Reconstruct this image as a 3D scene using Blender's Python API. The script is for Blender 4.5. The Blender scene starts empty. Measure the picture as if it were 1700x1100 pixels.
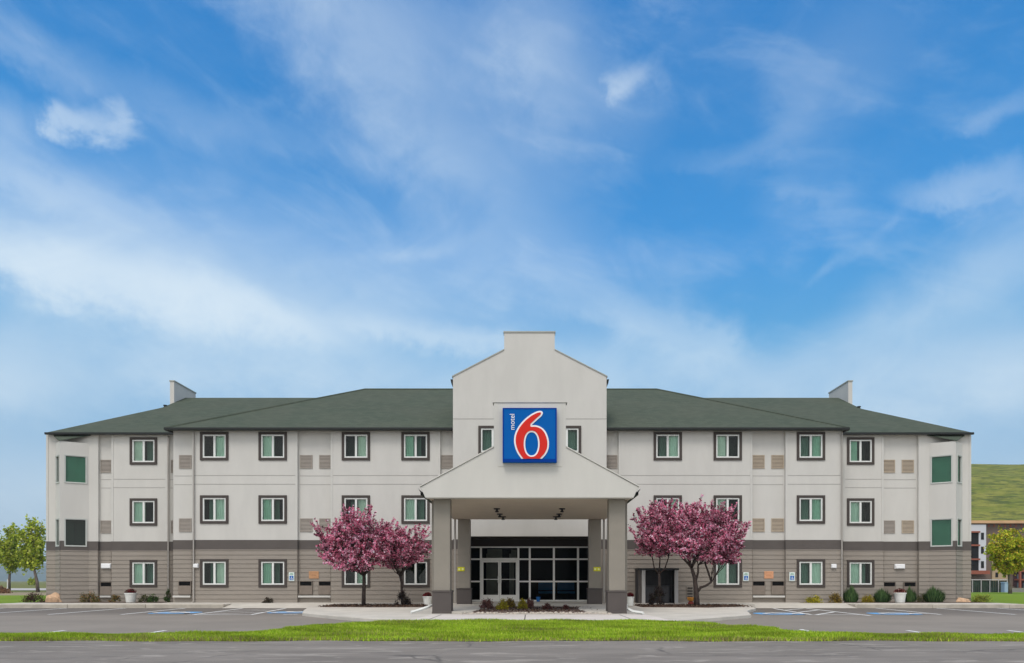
import bpy, bmesh, math, random
import numpy as np
from mathutils import Vector, Matrix, noise
C = bpy.context.scene.collection
S = bpy.context.scene
F = 1155.0; CX = 879.0; HY = 964.0; CZ = 1.085      # photo focal length, vanishing point, camera height
def PX(px, Y): return (px - CX) * Y / F             # pixel column -> X at distance Y
def PZ(py, Y): return (HY - py) * Y / F + CZ        # pixel row -> height at distance Y

# ---------------- camera ----------------
cam = bpy.data.cameras.new('camera'); co = bpy.data.objects.new('camera', cam); C.objects.link(co)
cam.sensor_width = 36; cam.lens = F / 1700 * 36
cam.shift_x = (850 - CX) / 1700; cam.shift_y = (HY - 550) / 1700
cam.clip_start = 0.1; cam.clip_end = 12000
co.location = (0, 0, CZ); co.rotation_euler = (math.radians(90), 0, 0)
S.camera = co
S.render.resolution_x = 1024; S.render.resolution_y = 663
S.view_settings.view_transform = 'Standard'; S.view_settings.look = 'None'
S.view_settings.exposure = 0.0; S.view_settings.gamma = 1
SUN_EL = 55; SUN_AZ = 200     # compass style: azimuth from +Y clockwise

# ---------------- world ----------------
W = bpy.data.worlds.new("World"); S.world = W; W.use_nodes = True
wt = W.node_tree; wt.nodes.clear()
def N(tree, t, **k):
    n = tree.nodes.new(t)
    for a, b in k.items(): setattr(n, a, b)
    return n
class X:
    """tiny expression wrapper over math nodes"""
    def __init__(s, tree, sock): s.t = tree; s.s = sock
    def _m(s, op, *o):
        n = N(s.t, 'ShaderNodeMath', operation=op)
        for i, v in enumerate((s,) + o):
            if isinstance(v, X): s.t.links.new(v.s, n.inputs[i])
            else: n.inputs[i].default_value = v
        return X(s.t, n.outputs[0])
    def __add__(s, o): return s._m('ADD', o)
    def __sub__(s, o): return s._m('SUBTRACT', o)
    def __mul__(s, o): return s._m('MULTIPLY', o)
    def __truediv__(s, o): return s._m('DIVIDE', o)
    def f(s, op, *o): return s._m(op, *o)
    def clamp(s): 
        n = s._m('ADD', 0.0); n.s.node.use_clamp = True; return n
    def smooth(s, a, b):
        n = N(s.t, 'ShaderNodeMapRange', interpolation_type='SMOOTHSTEP')
        s.t.links.new(s.s, n.inputs[0]); n.inputs[1].default_value = a; n.inputs[2].default_value = b
        return X(s.t, n.outputs[0])
def mixc(tree, fac, a, b, mode='MIX'):
    n = N(tree, 'ShaderNodeMix', data_type='RGBA', blend_type=mode)
    for i, v in ((0, fac), (6, a), (7, b)):
        if isinstance(v, X): tree.links.new(v.s, n.inputs[i])
        elif isinstance(v, bpy.types.NodeSocket): tree.links.new(v, n.inputs[i])
        elif isinstance(v, tuple): n.inputs[i].default_value = (*v, 1)
        else: n.inputs[i].default_value = v
    return n.outputs[2]
def noise_x(tree, vec, scale, detail=4, rough=.55, dist=0):
    n = N(tree, 'ShaderNodeTexNoise'); tree.links.new(vec, n.inputs['Vector'])
    n.inputs['Scale'].default_value = scale; n.inputs['Detail'].default_value = detail
    n.inputs['Roughness'].default_value = rough; n.inputs['Distortion'].default_value = dist
    return X(tree, n.outputs[0])
def build_world():
    t = wt
    tc = N(t, 'ShaderNodeTexCoord'); sp = N(t, 'ShaderNodeSeparateXYZ'); t.links.new(tc.outputs['Generated'], sp.inputs[0])
    x, y, z = [X(t, sp.outputs[i]) for i in range(3)]
    el = z.f('ARCSINE'); az = x.f('ARCTAN2', y)
    cb = N(t, 'ShaderNodeCombineXYZ'); t.links.new(az.s, cb.inputs[0]); t.links.new(el.s, cb.inputs[1])
    ae = cb.outputs[0]
    def rot(ang, sx, sy):
        m = N(t, 'ShaderNodeMapping'); t.links.new(ae, m.inputs[0])
        m.inputs['Rotation'].default_value = (0, 0, ang); 
        m2 = N(t, 'ShaderNodeMapping'); t.links.new(m.outputs[0], m2.inputs[0]); m2.inputs['Scale'].default_value = (sx, sy, 1)
        return m2.outputs[0]
    # base blue by height
    rp = N(t, 'ShaderNodeValToRGB'); t.links.new((el / (math.pi / 2)).s, rp.inputs[0])
    cr = rp.color_ramp; cr.interpolation = 'LINEAR'
    cols = [(0.0, (.54, .69, .82)), (0.06, (.43, .62, .80)), (0.12, (.28, .52, .77)), (0.197, (.105, .41, .76)), (0.275, (.042, .310, .74)), (0.37, (.022, .238, .63)), (0.45, (.018, .210, .59)), (1.0, (.02, .10, .42))]
    cr.elements[0].position = cols[0][0]; cr.elements[0].color = (*cols[0][1], 1)
    cr.elements[1].position = cols[-1][0]; cr.elements[1].color = (*cols[-1][1], 1)
    for p, c in cols[1:-1]:
        e = cr.elements.new(p); e.color = (*c, 1)
    sky = N(t, 'ShaderNodeTexSky', sky_type='NISHITA'); sky.sun_disc = False
    sky.sun_elevation = math.radians(SUN_EL); sky.sun_rotation = math.radians(SUN_AZ)
    nk = mixc(t, 1.0, sky.outputs[0], (.05, .075, .11), 'MULTIPLY')
    base = mixc(t, .05, rp.outputs[0], nk)
    # noise fields
    n1 = noise_x(t, rot(.30, 1, 3.2), 3.2, 6, .55, .6)
    n2 = noise_x(t, rot(-.35, 1, 2.2), 7, 6, .6, .8)
    n3 = noise_x(t, ae, 14, 8, .66, .3)
    n4 = noise_x(t, ae, 2.3, 3, .5, .2)
    wv = (n2 - .5) * .10; wv2 = (n3 - .5) * .07
    A = az + wv + wv2; E = el + (n1 - .5) * .05 + wv2 * .7
    def ang(px, py):
        return math.atan((px - CX) / F), math.atan((HY - py) / math.hypot(F, px - CX))
    def blob(px, py, wx, wy, tilt, pw=1.0, warp=1.0):
        """soft cloud patch; centre, half sizes and tilt given as seen from the street, turned into directions"""
        a0, e0 = ang(px, py); k = 1 / math.hypot(F, px - CX)
        c, s_ = math.cos(tilt), math.sin(tilt)
        aa = (A if warp else az) - a0; ee = (E if warp else el) - e0
        p = (aa * c + ee * s_) / (wx * k); q = (ee * c - aa * s_) / (wy * k)
        d = p * p + q * q
        return (d * -1.0).f('EXPONENT') * pw
    tot = None
    B = [ # px,py,wx,wy,tilt(+ = rising to the right),power
        (20, 425, 260, 36, -.16, 1.15), (200, 462, 220, 38, -.18, 1.05), (370, 500, 140, 32, -.22, .95), (470, 535, 120, 20, -.22, .5),
        (130, 350, 300, 42, -.2, .36), (60, 300, 160, 40, -.25, .22), (330, 600, 420, 70, -.05, .50), (0, 630, 100, 55, 0, .60), (60, 800, 200, 60, 0, .25),
        (560, 90, 330, 75, -.55, .22), (760, 250, 300, 90, -.6, .20), (890, 50, 80, 80, .5, .22), (640, 20, 300, 50, -.1, .20),
        (500, 420, 300, 70, -.15, .26), (560, 500, 220, 60, -.1, .34), (760, 640, 300, 50, 0, .25), (720, 558, 190, 20, -.10, .62), (850, 470, 180, 60, -.3, .20), (1110, 565, 130, 42, -.4, .48), (1000, 620, 170, 40, -.1, .35), (1200, 580, 50, 20, -.5, .25),
        (700, 412, 85, 12, .22, .17), (960, 190, 130, 60, -.2, .20), (1210, 260, 90, 16, .05, .10), (1310, 215, 44, 70, .1, .08),
        (1620, 320, 100, 28, -.25, .36), (1600, 480, 240, 58, .30, .44), (1680, 620, 280, 70, .1, .55), (1330, 650, 260, 50, .1, .34),
        (1390, 440, 60, 11, .4, .12), (1395, 350, 30, 60, .15, .09), (1330, 310, 70, 12, -.2, .09), (1470, 373, 26, 9, .5, .12), (1670, 180, 60, 18, .15, .16), (1600, 205, 50, 18, -.2, .12),
        (1400, 110, 120, 90, .1, .12), (340, 190, 240, 30, -.1, .14), (60, 100, 130, 26, -.2, .16), (10, 200, 50, 28, 0, .22)]
    for b in B:
        g = blob(*b); tot = g if tot is None else tot + g
    puff = blob(150, 212, 70, 24, .05, 1.0) + blob(195, 185, 30, 26, .7, .7) + blob(100, 195, 26, 26, .8, .6) + blob(1055, 120, 48, 24, .35, .62) + blob(1022, 152, 24, 30, .3, .55) + blob(1112, 135, 30, 28, -.5, .42)
    puff = (puff * (n3 * 1.9 + .0)).smooth(.22, 1.25) * .58
    veil = (n1 * .9 + n2 * .5).smooth(.60, 1.05) * .07
    tot = ((tot - .035).f('MAXIMUM', 0.0) * (n2 * .7 + n3 * 1.0 + .08) + veil + puff)
    n5 = noise_x(t, rot(.28, 1, 3.4), 5, 7, .60, .5); n6 = noise_x(t, rot(.45, 1, 2.4), 4.2, 7, .60, .6)
    tot = tot + n5.smooth(.42, .72) * n6.smooth(.34, .66) * .17 + n6.smooth(.46, .74) * n4.smooth(.4, .6) * .08
    hz = el.smooth(.30, .0) * .10
    # unseen bright overcast, added behind and above the viewer to light the scene
    back = (y * -1.0).smooth(-.15, .75) * (n4 * .5 + .48)
    up = z.smooth(.70, .92) * .85
    fac = ((((tot + hz) * -1.25).f('EXPONENT') * -1.0 + 1.0) * .95 + back + up).clamp()
    cl = mixc(t, (back + up).clamp(), (.77, .89, .98), (1.68, 1.62, 1.54))
    skyc = mixc(t, fac, base, cl)
    below = z.smooth(-.01, -.06)
    skyc = mixc(t, below, skyc, (.30, .30, .28))
    bg = N(t, 'ShaderNodeBackground'); t.links.new(skyc, bg.inputs[0]); bg.inputs[1].default_value = 1.0
    o = N(t, 'ShaderNodeOutputWorld'); t.links.new(bg.outputs[0], o.inputs[0])
build_world()
# ---------------- sun ----------------
sl = bpy.data.lights.new('sun', 'SUN'); so = bpy.data.objects.new('sun', sl); C.objects.link(so)
sl.energy = 1.6; sl.angle = math.radians(22); sl.color = (1, .95, .90)
a = math.radians(SUN_AZ); e_ = math.radians(SUN_EL)
d = Vector((math.sin(a) * math.cos(e_), math.cos(a) * math.cos(e_), math.sin(e_)))
so.rotation_euler = d.to_track_quat('Z', 'Y').to_euler()

# ---------------- materials ----------------
MT = {}
def mat(name, col, rough=.8, var=.0, scale=8.0, bump=.0, bscale=60.0, metal=0, spec=.3, col2=None, stretch=(1, 1, 1), detail=5):
    if name in MT: return MT[name]
    m = bpy.data.materials.new(name); m.use_nodes = True; t = m.node_tree; p = t.nodes['Principled BSDF']
    p.inputs['Roughness'].default_value = rough; p.inputs['Metallic'].default_value = metal
    p.inputs['Specular IOR Level'].default_value = spec
    p.inputs['Base Color'].default_value = (*col, 1)
    tc = N(t, 'ShaderNodeTexCoord'); mp = N(t, 'ShaderNodeMapping'); t.links.new(tc.outputs['Object'], mp.inputs[0]); mp.inputs['Scale'].default_value = stretch
    if var or col2:
        c2 = col2 or tuple(c * (1 - var) for c in col); c1 = col if col2 else tuple(min(1, c * (1 + var)) for c in col)
        f1 = noise_x(t, mp.outputs[0], scale, detail, .6).smooth(.3, .7)
        t.links.new(mixc(t, f1, c1, c2), p.inputs['Base Color'])
    if bump:
        b = N(t, 'ShaderNodeBump'); b.inputs['Strength'].default_value = bump; b.inputs['Distance'].default_value = .02
        t.links.new(noise_x(t, mp.outputs[0], bscale, 4).s, b.inputs['Height']); t.links.new(b.outputs[0], p.inputs['Normal'])
    MT[name] = m; return m
def col_attr_mat(name, rough=.7, transl=.3, spec=.2):
    m = bpy.data.materials.new(name); m.use_nodes = True; t = m.node_tree; p = t.nodes['Principled BSDF']
    at = N(t, 'ShaderNodeAttribute'); at.attribute_name = 'col'
    t.links.new(at.outputs[0], p.inputs['Base Color']); p.inputs['Roughness'].default_value = rough; p.inputs['Specular IOR Level'].default_value = spec
    if transl:
        tr = N(t, 'ShaderNodeBsdfTranslucent'); t.links.new(at.outputs[0], tr.inputs[0]); mx = N(t, 'ShaderNodeMixShader'); mx.inputs[0].default_value = transl
        t.links.new(p.outputs[0], mx.inputs[1]); t.links.new(tr.outputs[0], mx.inputs[2]); t.links.new(mx.outputs[0], t.nodes['Material Output'].inputs[0])
    MT[name] = m; return m
M_LEAF = col_attr_mat('leaf')
M_PETAL = col_attr_mat('petal', .7, .25)
M_GRASSB = col_attr_mat('grass_blade', .6, .35)
M_WALL = mat('painted_wall', (.555, .538, .502), .85, .032, 1.6, .12, 70, stretch=(1, 1, .3))
M_SIDE = mat('lap_siding', (.272, .239, .204), .8, .05, 1.2, .12, 40, stretch=(1, 1, 6))
M_BAND = mat('dark_band', (.100, .086, .078), .75, .05, 2)
M_TRIM = mat('window_trim', (.062, .050, .044), .7, .06, 5)
M_CTRIM = mat('corner_trim', (.55, .535, .50), .75, .03, 3); M_PIPE = mat('pipe_paint', (.36, .335, .305), .7, .04, 3)
M_WHITE = mat('white_vinyl', (.70, .71, .68), .45, .02, 4)
M_ROOF = None; M_MUTE = mat('muted_vinyl', (.50, .52, .49), .5, .03, 4)
M_FASC = mat('dark_fascia', (.012, .014, .013), .5, .1, 5)
M_COL = mat('column_paint', (.250, .226, .192), .85, .04, 1.5, .06, 80)
M_COLB = mat('column_base_paint', (.088, .075, .070), .8, .05, 2, .06, 80)
M_CEIL = mat('soffit_board', (.52, .45, .36), .85, .03, 2)
M_VENT = mat('vent_metal', (.34, .30, .26), .6, .05, 5)
M_VENTT = mat('vent_metal_tan', (.42, .345, .26), .6, .05, 5)
M_DARK = mat('dark_void', (.012, .011, .011), .9)
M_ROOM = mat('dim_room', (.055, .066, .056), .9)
M_CURT = mat('curtain_cloth', (.66, .78, .71), .9, .04, 3)
M_CURT3 = mat('curtain_cloth_green', (.46, .66, .56), .9, .06, 3); M_CURT4 = mat('curtain_cloth_pale', (.74, .80, .74), .9, .05, 3)
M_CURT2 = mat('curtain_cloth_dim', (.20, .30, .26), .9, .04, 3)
M_BLIND = mat('green_blind', (.10, .28, .20), .8, .05, 3)
M_CONC = mat('concrete', (.50, .465, .41), .9, .09, 1.3, .15, 50)
M_KERB = mat('kerb_concrete', (.42, .38, .32), .9, .14, 2.5, .2, 40)
M_MULCH = mat('mulch', (.075, .045, .032), .95, .5, 25, .8, 60)
M_STRIPE = mat('road_paint', (.70, .70, .69), .7, .12, 14)
M_BLUEP = mat('blue_road_paint', (.12, .34, .62), .7, .1, 10)
M_LOT = mat('asphalt_lot', (.244, .214, .182), .9, .10, .35, .25, 120)
def lot_tone():  # asphalt colour gets darker toward the motel kerb, with fine dark grain
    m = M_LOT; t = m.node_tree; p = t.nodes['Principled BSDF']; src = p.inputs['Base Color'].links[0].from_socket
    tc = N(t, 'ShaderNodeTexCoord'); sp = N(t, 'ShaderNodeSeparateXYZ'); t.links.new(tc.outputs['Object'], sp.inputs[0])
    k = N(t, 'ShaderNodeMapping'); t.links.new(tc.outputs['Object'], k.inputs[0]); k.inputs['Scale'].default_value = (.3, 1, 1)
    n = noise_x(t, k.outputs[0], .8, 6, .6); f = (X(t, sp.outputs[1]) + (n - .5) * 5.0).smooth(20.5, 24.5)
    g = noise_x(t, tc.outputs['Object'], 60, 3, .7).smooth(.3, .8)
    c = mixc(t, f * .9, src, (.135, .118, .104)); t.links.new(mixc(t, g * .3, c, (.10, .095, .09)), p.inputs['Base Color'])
lot_tone()
M_BARK = mat('bark', (.055, .040, .034), .95, .3, 18, .6, 40, stretch=(1, 1, .3))
M_BARKG = mat('grey_bark', (.15, .12, .10), .95, .3, 10, .5, 30, stretch=(1, 1, .3))
M_ROCK = mat('tan_rock', (.50, .33, .21), .95, .25, 5, .8, 14)
M_METAL = mat('dark_metal', (.03, .03, .032), .5, .1, 5, metal=.3)
M_GREYP = mat('grey_painted_metal', (.42, .41, .40), .5, .05, 5)
M_ALU = mat('storefront_frame', (.86, .86, .83), .4, .03, 5, metal=.1)
M_POT = mat('white_planter', (.72, .72, .68), .7, .06, 6)
def shingle_mat():
    m = bpy.data.materials.new('roof_shingle'); m.use_nodes = True; t = m.node_tree; p = t.nodes['Principled BSDF']
    p.inputs['Roughness'].default_value = .95; p.inputs['Specular IOR Level'].default_value = .1
    tc = N(t, 'ShaderNodeTexCoord'); mp = N(t, 'ShaderNodeMapping'); t.links.new(tc.outputs['Object'], mp.inputs[0]); mp.inputs['Scale'].default_value = (3.2, .01, 11)
    w = N(t, 'ShaderNodeTexBrick'); 
    m2 = N(t, 'ShaderNodeMapping'); t.links.new(tc.outputs['Object'], m2.inputs[0]); m2.inputs['Rotation'].default_value = (math.radians(90), 0, 0)
    t.links.new(m2.outputs[0], w.inputs[0]); w.inputs['Scale'].default_value = 3.0; w.inputs['Mortar Size'].default_value = .012; w.inputs['Brick Width'].default_value = .9; w.inputs['Row Height'].default_value = .25
    w.inputs['Color1'].default_value = (.062, .079, .060, 1); w.inputs['Color2'].default_value = (.080, .097, .074, 1); w.inputs['Mortar'].default_value = (.043, .054, .042, 1)
    n = noise_x(t, tc.outputs['Object'], .5, 5).smooth(.3, .7)
    t.links.new(mixc(t, n * .30, w.outputs[0], (.096, .100, .078)), p.inputs['Base Color'])
    b = N(t, 'ShaderNodeBump'); b.inputs['Strength'].default_value = .3; b.inputs['Distance'].default_value = .02
    t.links.new(w.outputs[1], b.inputs['Height']); b.invert = True; t.links.new(b.outputs[0], p.inputs['Normal'])
    return m
M_ROOF = shingle_mat()
def glass_mat(name, tint, refl=.04, k=1.0):
    m = bpy.data.materials.new(name); m.use_nodes = True; t = m.node_tree; t.nodes.remove(t.nodes['Principled BSDF'])
    tr = N(t, 'ShaderNodeBsdfTransparent'); tr.inputs[0].default_value = (*tint, 1)
    gl = N(t, 'ShaderNodeBsdfGlossy'); gl.inputs['Roughness'].default_value = .03
    fr = N(t, 'ShaderNodeFresnel'); fr.inputs[0].default_value = 1.5
    mx = N(t, 'ShaderNodeMixShader'); f = (X(t, fr.outputs[0]) * k + (refl - .04)).clamp()
    t.links.new(f.s, mx.inputs[0]); t.links.new(tr.outputs[0], mx.inputs[1]); t.links.new(gl.outputs[0], mx.inputs[2])
    t.links.new(mx.outputs[0], t.nodes['Material Output'].inputs[0]); return m
M_GLASS = glass_mat('window_glass', (.76, .88, .81), .035, .8)
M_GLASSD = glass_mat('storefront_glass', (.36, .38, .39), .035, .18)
def street_mat():
    m = bpy.data.materials.new('asphalt_street'); m.use_nodes = True; t = m.node_tree; p = t.nodes['Principled BSDF']
    p.inputs['Roughness'].default_value = .85; p.inputs['Specular IOR Level'].default_value = .3
    tc = N(t, 'ShaderNodeTexCoord'); o = tc.outputs['Object']
    def mp(s): 
        k = N(t, 'ShaderNodeMapping'); t.links.new(o, k.inputs[0]); k.inputs['Scale'].default_value = s; return k.outputs[0]
    a = noise_x(t, mp((.25, 1.0, 1)), 1.2, 6, .6).smooth(.3, .7)
    b = noise_x(t, mp((.5, 1.6, 1)), 2.1, 5, .6, .8).smooth(.53, .66)
    g = noise_x(t, o, 90, 3, .7).smooth(.25, .8)
    c = mixc(t, a, (.180, .158, .138), (.262, .232, .204))
    c = mixc(t, b * .6, c, (.42, .38, .335))
    vo = N(t, 'ShaderNodeTexVoronoi', feature='DISTANCE_TO_EDGE'); wv_ = N(t, 'ShaderNodeMix', data_type='VECTOR'); nz = N(t, 'ShaderNodeTexNoise'); nz.inputs['Scale'].default_value = 1.3; nz.inputs['Detail'].default_value = 5
    t.links.new(o, nz.inputs['Vector']); wv_.inputs[0].default_value = .35; t.links.new(o, wv_.inputs[4]); t.links.new(nz.outputs[1], wv_.inputs[5]); t.links.new(wv_.outputs[1], vo.inputs['Vector']); vo.inputs['Scale'].default_value = .55
    c = mixc(t, X(t, vo.outputs[0]).smooth(.016, .0) * noise_x(t, o, .4, 3).smooth(.45, .6) * .7, c, (.05, .047, .045))
    c = mixc(t, g * .35, c, (.09, .085, .08))
    t.links.new(c, p.inputs['Base Color'])
    bu = N(t, 'ShaderNodeBump'); bu.inputs['Strength'].default_value = .4; bu.inputs['Distance'].default_value = .01
    t.links.new(g.s, bu.inputs['Height']); t.links.new(bu.outputs[0], p.inputs['Normal']); return m
M_STREET = street_mat()
def ground_mat(name, c1, c2, c3, s1=.12, s2=1.5, fine=20, stretch=(1, 1, 1)):
    m = bpy.data.materials.new(name); m.use_nodes = True; t = m.node_tree; p = t.nodes['Principled BSDF']
    p.inputs['Roughness'].default_value = 1; p.inputs['Specular IOR Level'].default_value = .05
    tc = N(t, 'ShaderNodeTexCoord'); k = N(t, 'ShaderNodeMapping'); t.links.new(tc.outputs['Object'], k.inputs[0]); k.inputs['Scale'].default_value = stretch
    o = k.outputs[0]
    c = mixc(t, noise_x(t, o, s1, 6, .6).smooth(.35, .65), c1, c2)
    c = mixc(t, noise_x(t, o, s2, 6, .65).smooth(.45, .62) * .75, c, c3)
    c = mixc(t, noise_x(t, o, fine, 3, .7).smooth(.4, .8) * .35, c, tuple(v * .5 for v in c1))
    t.links.new(c, p.inputs['Base Color']); return m
M_FIELD = ground_mat('field', (.16, .17, .055), (.22, .20, .09), (.10, .13, .04), .03, .3, 4)
M_LAWNB = ground_mat('lawn_soil', (.18, .27, .02), (.22, .31, .03), (.26, .25, .08), .5, 2.5, 30)
M_HILL = ground_mat('hill_grass', (.135, .160, .020), (.225, .220, .042), (.035, .055, .016), .16, .30, 1.2, (.45, .3, 3.2))

# ---------------- mesh helpers ----------------
class MB:
    def __init__(s): s.v = []; s.f = []; s.mi = []; s.cur = 0
    def add(s, vs, fs):
        o = len(s.v); s.v += [tuple(v) for v in vs]
        for f in fs: s.f.append(tuple(i + o for i in f)); s.mi.append(s.cur)
        return s
    def quad(s, *p): return s.add(p, [tuple(range(len(p)))])
    def box(s, x0, x1, y0, y1, z0, z1):
        return s.add([(x0, y0, z0), (x1, y0, z0), (x1, y1, z0), (x0, y1, z0), (x0, y0, z1), (x1, y0, z1), (x1, y1, z1), (x0, y1, z1)],
                     [(0, 3, 2, 1), (4, 5, 6, 7), (0, 1, 5, 4), (1, 2, 6, 5), (2, 3, 7, 6), (3, 0, 4, 7)])
    def prism(s, pts, z0, z1):            # pts in plan, counter-clockwise
        n = len(pts)
        return s.add([(x, y, z0) for x, y in pts] + [(x, y, z1) for x, y in pts],
                     [tuple(range(n))[::-1], tuple(range(n, 2 * n))] + [(i, (i + 1) % n, n + (i + 1) % n, n + i) for i in range(n)])
    def slab(s, pts, y0, y1):             # pts (x,z) outline in a facade plane
        n = len(pts)
        return s.add([(x, y0, z) for x, z in pts] + [(x, y1, z) for x, z in pts],
                     [tuple(range(n)), tuple(range(n, 2 * n))[::-1]] + [(i, n + i, n + (i + 1) % n, (i + 1) % n) for i in range(n)])
    def tube(s, pts, rad, n=6):
        o = []; pts = [Vector(p) for p in pts]
        if not hasattr(rad, '__len__'): rad = [rad] * len(pts)
        vs = []
        for i, p in enumerate(pts):
            d = (pts[min(i + 1, len(pts) - 1)] - pts[max(i - 1, 0)]); d = d.normalized() if d.length > 1e-6 else Vector((0, 0, 1))
            u = d.cross(Vector((.3, .9, .1))); u = u.normalized() if u.length > 1e-3 else Vector((1, 0, 0)); w = d.cross(u)
            for k in range(n):
                a = 2 * math.pi * k / n; vs.append(p + (u * math.cos(a) + w * math.sin(a)) * rad[i])
        fs = [(i * n + k, i * n + (k + 1) % n, (i + 1) * n + (k + 1) % n, (i + 1) * n + k) for i in range(len(pts) - 1) for k in range(n)]
        fs += [tuple(range(n))[::-1], tuple(range((len(pts) - 1) * n, len(pts) * n))]
        return s.add(vs, fs)
    def lathe(s, prof, cx=0, cy=0, n=20):
        vs = [(cx + r * math.cos(2 * math.pi * k / n), cy + r * math.sin(2 * math.pi * k / n), z) for r, z in prof for k in range(n)]
        fs = [(i * n + k, i * n + (k + 1) % n, (i + 1) * n + (k + 1) % n, (i + 1) * n + k) for i in range(len(prof) - 1) for k in range(n)]
        fs += [tuple(range(n))[::-1], tuple(range((len(prof) - 1) * n, len(prof) * n))]
        return s.add(vs, fs)
    def build(s, name, m, parent=None, bevel=0, smooth=False):
        me = bpy.data.meshes.new(name); me.from_pydata(s.v, [], s.f)
        for k in (m if isinstance(m, (list, tuple)) else [m]): me.materials.append(k)
        me.polygons.foreach_set('material_index', s.mi); me.update()
        if smooth: me.polygons.foreach_set('use_smooth', [True] * len(me.polygons))
        o = bpy.data.objects.new(name, me); C.objects.link(o)
        if parent: o.parent = parent
        if bevel:
            b = o.modifiers.new('bevel', 'BEVEL'); b.width = bevel; b.segments = 2; b.limit_method = 'ANGLE'
        return o
def tag(o, label=None, cat=None, group=None, kind=None):
    if label: o['label'] = label
    if cat: o['category'] = cat
    if group: o['group'] = group
    if kind: o['kind'] = kind
    return o
def empty(name, loc=(0, 0, 0), **k):
    o = bpy.data.objects.new(name, None); C.objects.link(o); o.location = loc; o.empty_display_size = .3
    return tag(o, **k)
def copy_tree(o, parent=None):
    c = o.copy(); C.objects.link(c)
    if parent is not None: c.parent = parent
    for ch in [q for q in bpy.data.objects if q.parent == o]: copy_tree(ch, c)
    return c
def cloud_mesh(name, V, Fc, colors, m, parent=None):
    """V (n,3), Fc (m,k), per-face colours"""
    me = bpy.data.meshes.new(name); k = Fc.shape[1]
    me.vertices.add(len(V)); me.vertices.foreach_set('co', V.astype(np.float32).ravel())
    me.loops.add(Fc.size); me.loops.foreach_set('vertex_index', Fc.astype(np.int32).ravel())
    me.polygons.add(len(Fc)); me.polygons.foreach_set('loop_start', np.arange(0, Fc.size, k, dtype=np.int32))
    me.polygons.foreach_set('loop_total', np.full(len(Fc), k, dtype=np.int32))
    me.update(calc_edges=True); me.validate()
    at = me.attributes.new('col', 'FLOAT_COLOR', 'FACE')
    cc = np.ones((len(Fc), 4), np.float32); cc[:, :3] = colors; at.data.foreach_set('color', cc.ravel())
    me.materials.append(m); o = bpy.data.objects.new(name, me); C.objects.link(o)
    if parent: o.parent = parent
    return o
def leaf_quads(P, size, rng, aspect=.6, up=0.0):
    """a bent-free leaf quad at each point"""
    n = len(P); d = rng.normal(size=(n, 3)); d[:, 2] += up; d /= np.linalg.norm(d, axis=1)[:, None]
    e = rng.normal(size=(n, 3)); e -= d * (e * d).sum(1)[:, None]; e /= np.linalg.norm(e, axis=1)[:, None]
    s = (size * rng.uniform(.6, 1.35, n))[:, None] if np.isscalar(size) else (size * rng.uniform(.6, 1.35, n))[:, None]
    a = P - d * s * .5; b = P + e * s * aspect * .5; c = P + d * s * .5; g = P - e * s * aspect * .5
    V = np.stack([a, b, c, g], 1).reshape(-1, 3); return V, np.arange(4 * n).reshape(n, 4)
def pick(rng, pal, n, jit=.15):
    pal = np.array(pal, float); w = pal[:, 3] / pal[:, 3].sum(); i = rng.choice(len(pal), n, p=w)
    return pal[i, :3] * rng.uniform(1 - jit, 1 + jit, (n, 1))

# ---------------- ground, roads, kerbs ----------------
mb = MB(); mb.quad((-4000, -60, -.06), (4000, -60, -.06), (4000, 6000, -.06), (-4000, 6000, -.06))
tag(mb.build('ground', M_FIELD), kind='structure')
mb = MB(); mb.quad((-90, -25, 0), (90, -25, 0), (90, 12.75, 0), (-90, 12.75, 0))
tag(mb.build('street', M_STREET), kind='structure')
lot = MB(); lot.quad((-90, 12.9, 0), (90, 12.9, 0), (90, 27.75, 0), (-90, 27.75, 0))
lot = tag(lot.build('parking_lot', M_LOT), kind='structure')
# lawn outline (back edge follows the concrete apron)
back = [(-90, 13.35), (-12, 13.35), (-7, 13.4), (-5.4, 14.2), (-4.6, 15.2), (-3.9, 16.2), (-3.1, 16.95), (-2.2, 17.15), (2.6, 17.15), (3.3, 16.8), (4.0, 16.1), (4.5, 15.2), (5.1, 14.3), (6.2, 13.5), (12, 13.25), (90, 13.25)]
def back_y(x):
    return np.interp(x, [b[0] for b in back], [b[1] for b in back])
lb = MB()
xs = list(np.linspace(-90, -12, 20)) + list(np.linspace(-11.5, 11.5, 93)) + list(np.linspace(12, 90, 20))
def front_y(x): return 12.55 + .07 * math.sin(x * 1.3) + .05 * math.sin(x * 3.1 + 1) 
def lawn_z(x, y):
    f = (y - front_y(x)) / max(.1, back_y(x) - front_y(x)); f = min(1, max(0, f))
    return .012 + .085 * math.sin(min(f, 1) * math.pi * .55) * (1 if abs(x) < 5 else .45)
NR = 8; vs = []
for x in xs:
    y0, y1 = front_y(x), float(back_y(x))
    for j in range(NR + 1):
        y = y0 + (y1 - y0) * j / NR; vs.append((x, y, lawn_z(x, y)))
n1_ = NR + 1
fs = [(i * n1_ + j, (i + 1) * n1_ + j, (i + 1) * n1_ + j + 1, i * n1_ + j + 1) for i in range(len(xs) - 1) for j in range(NR)]
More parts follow.
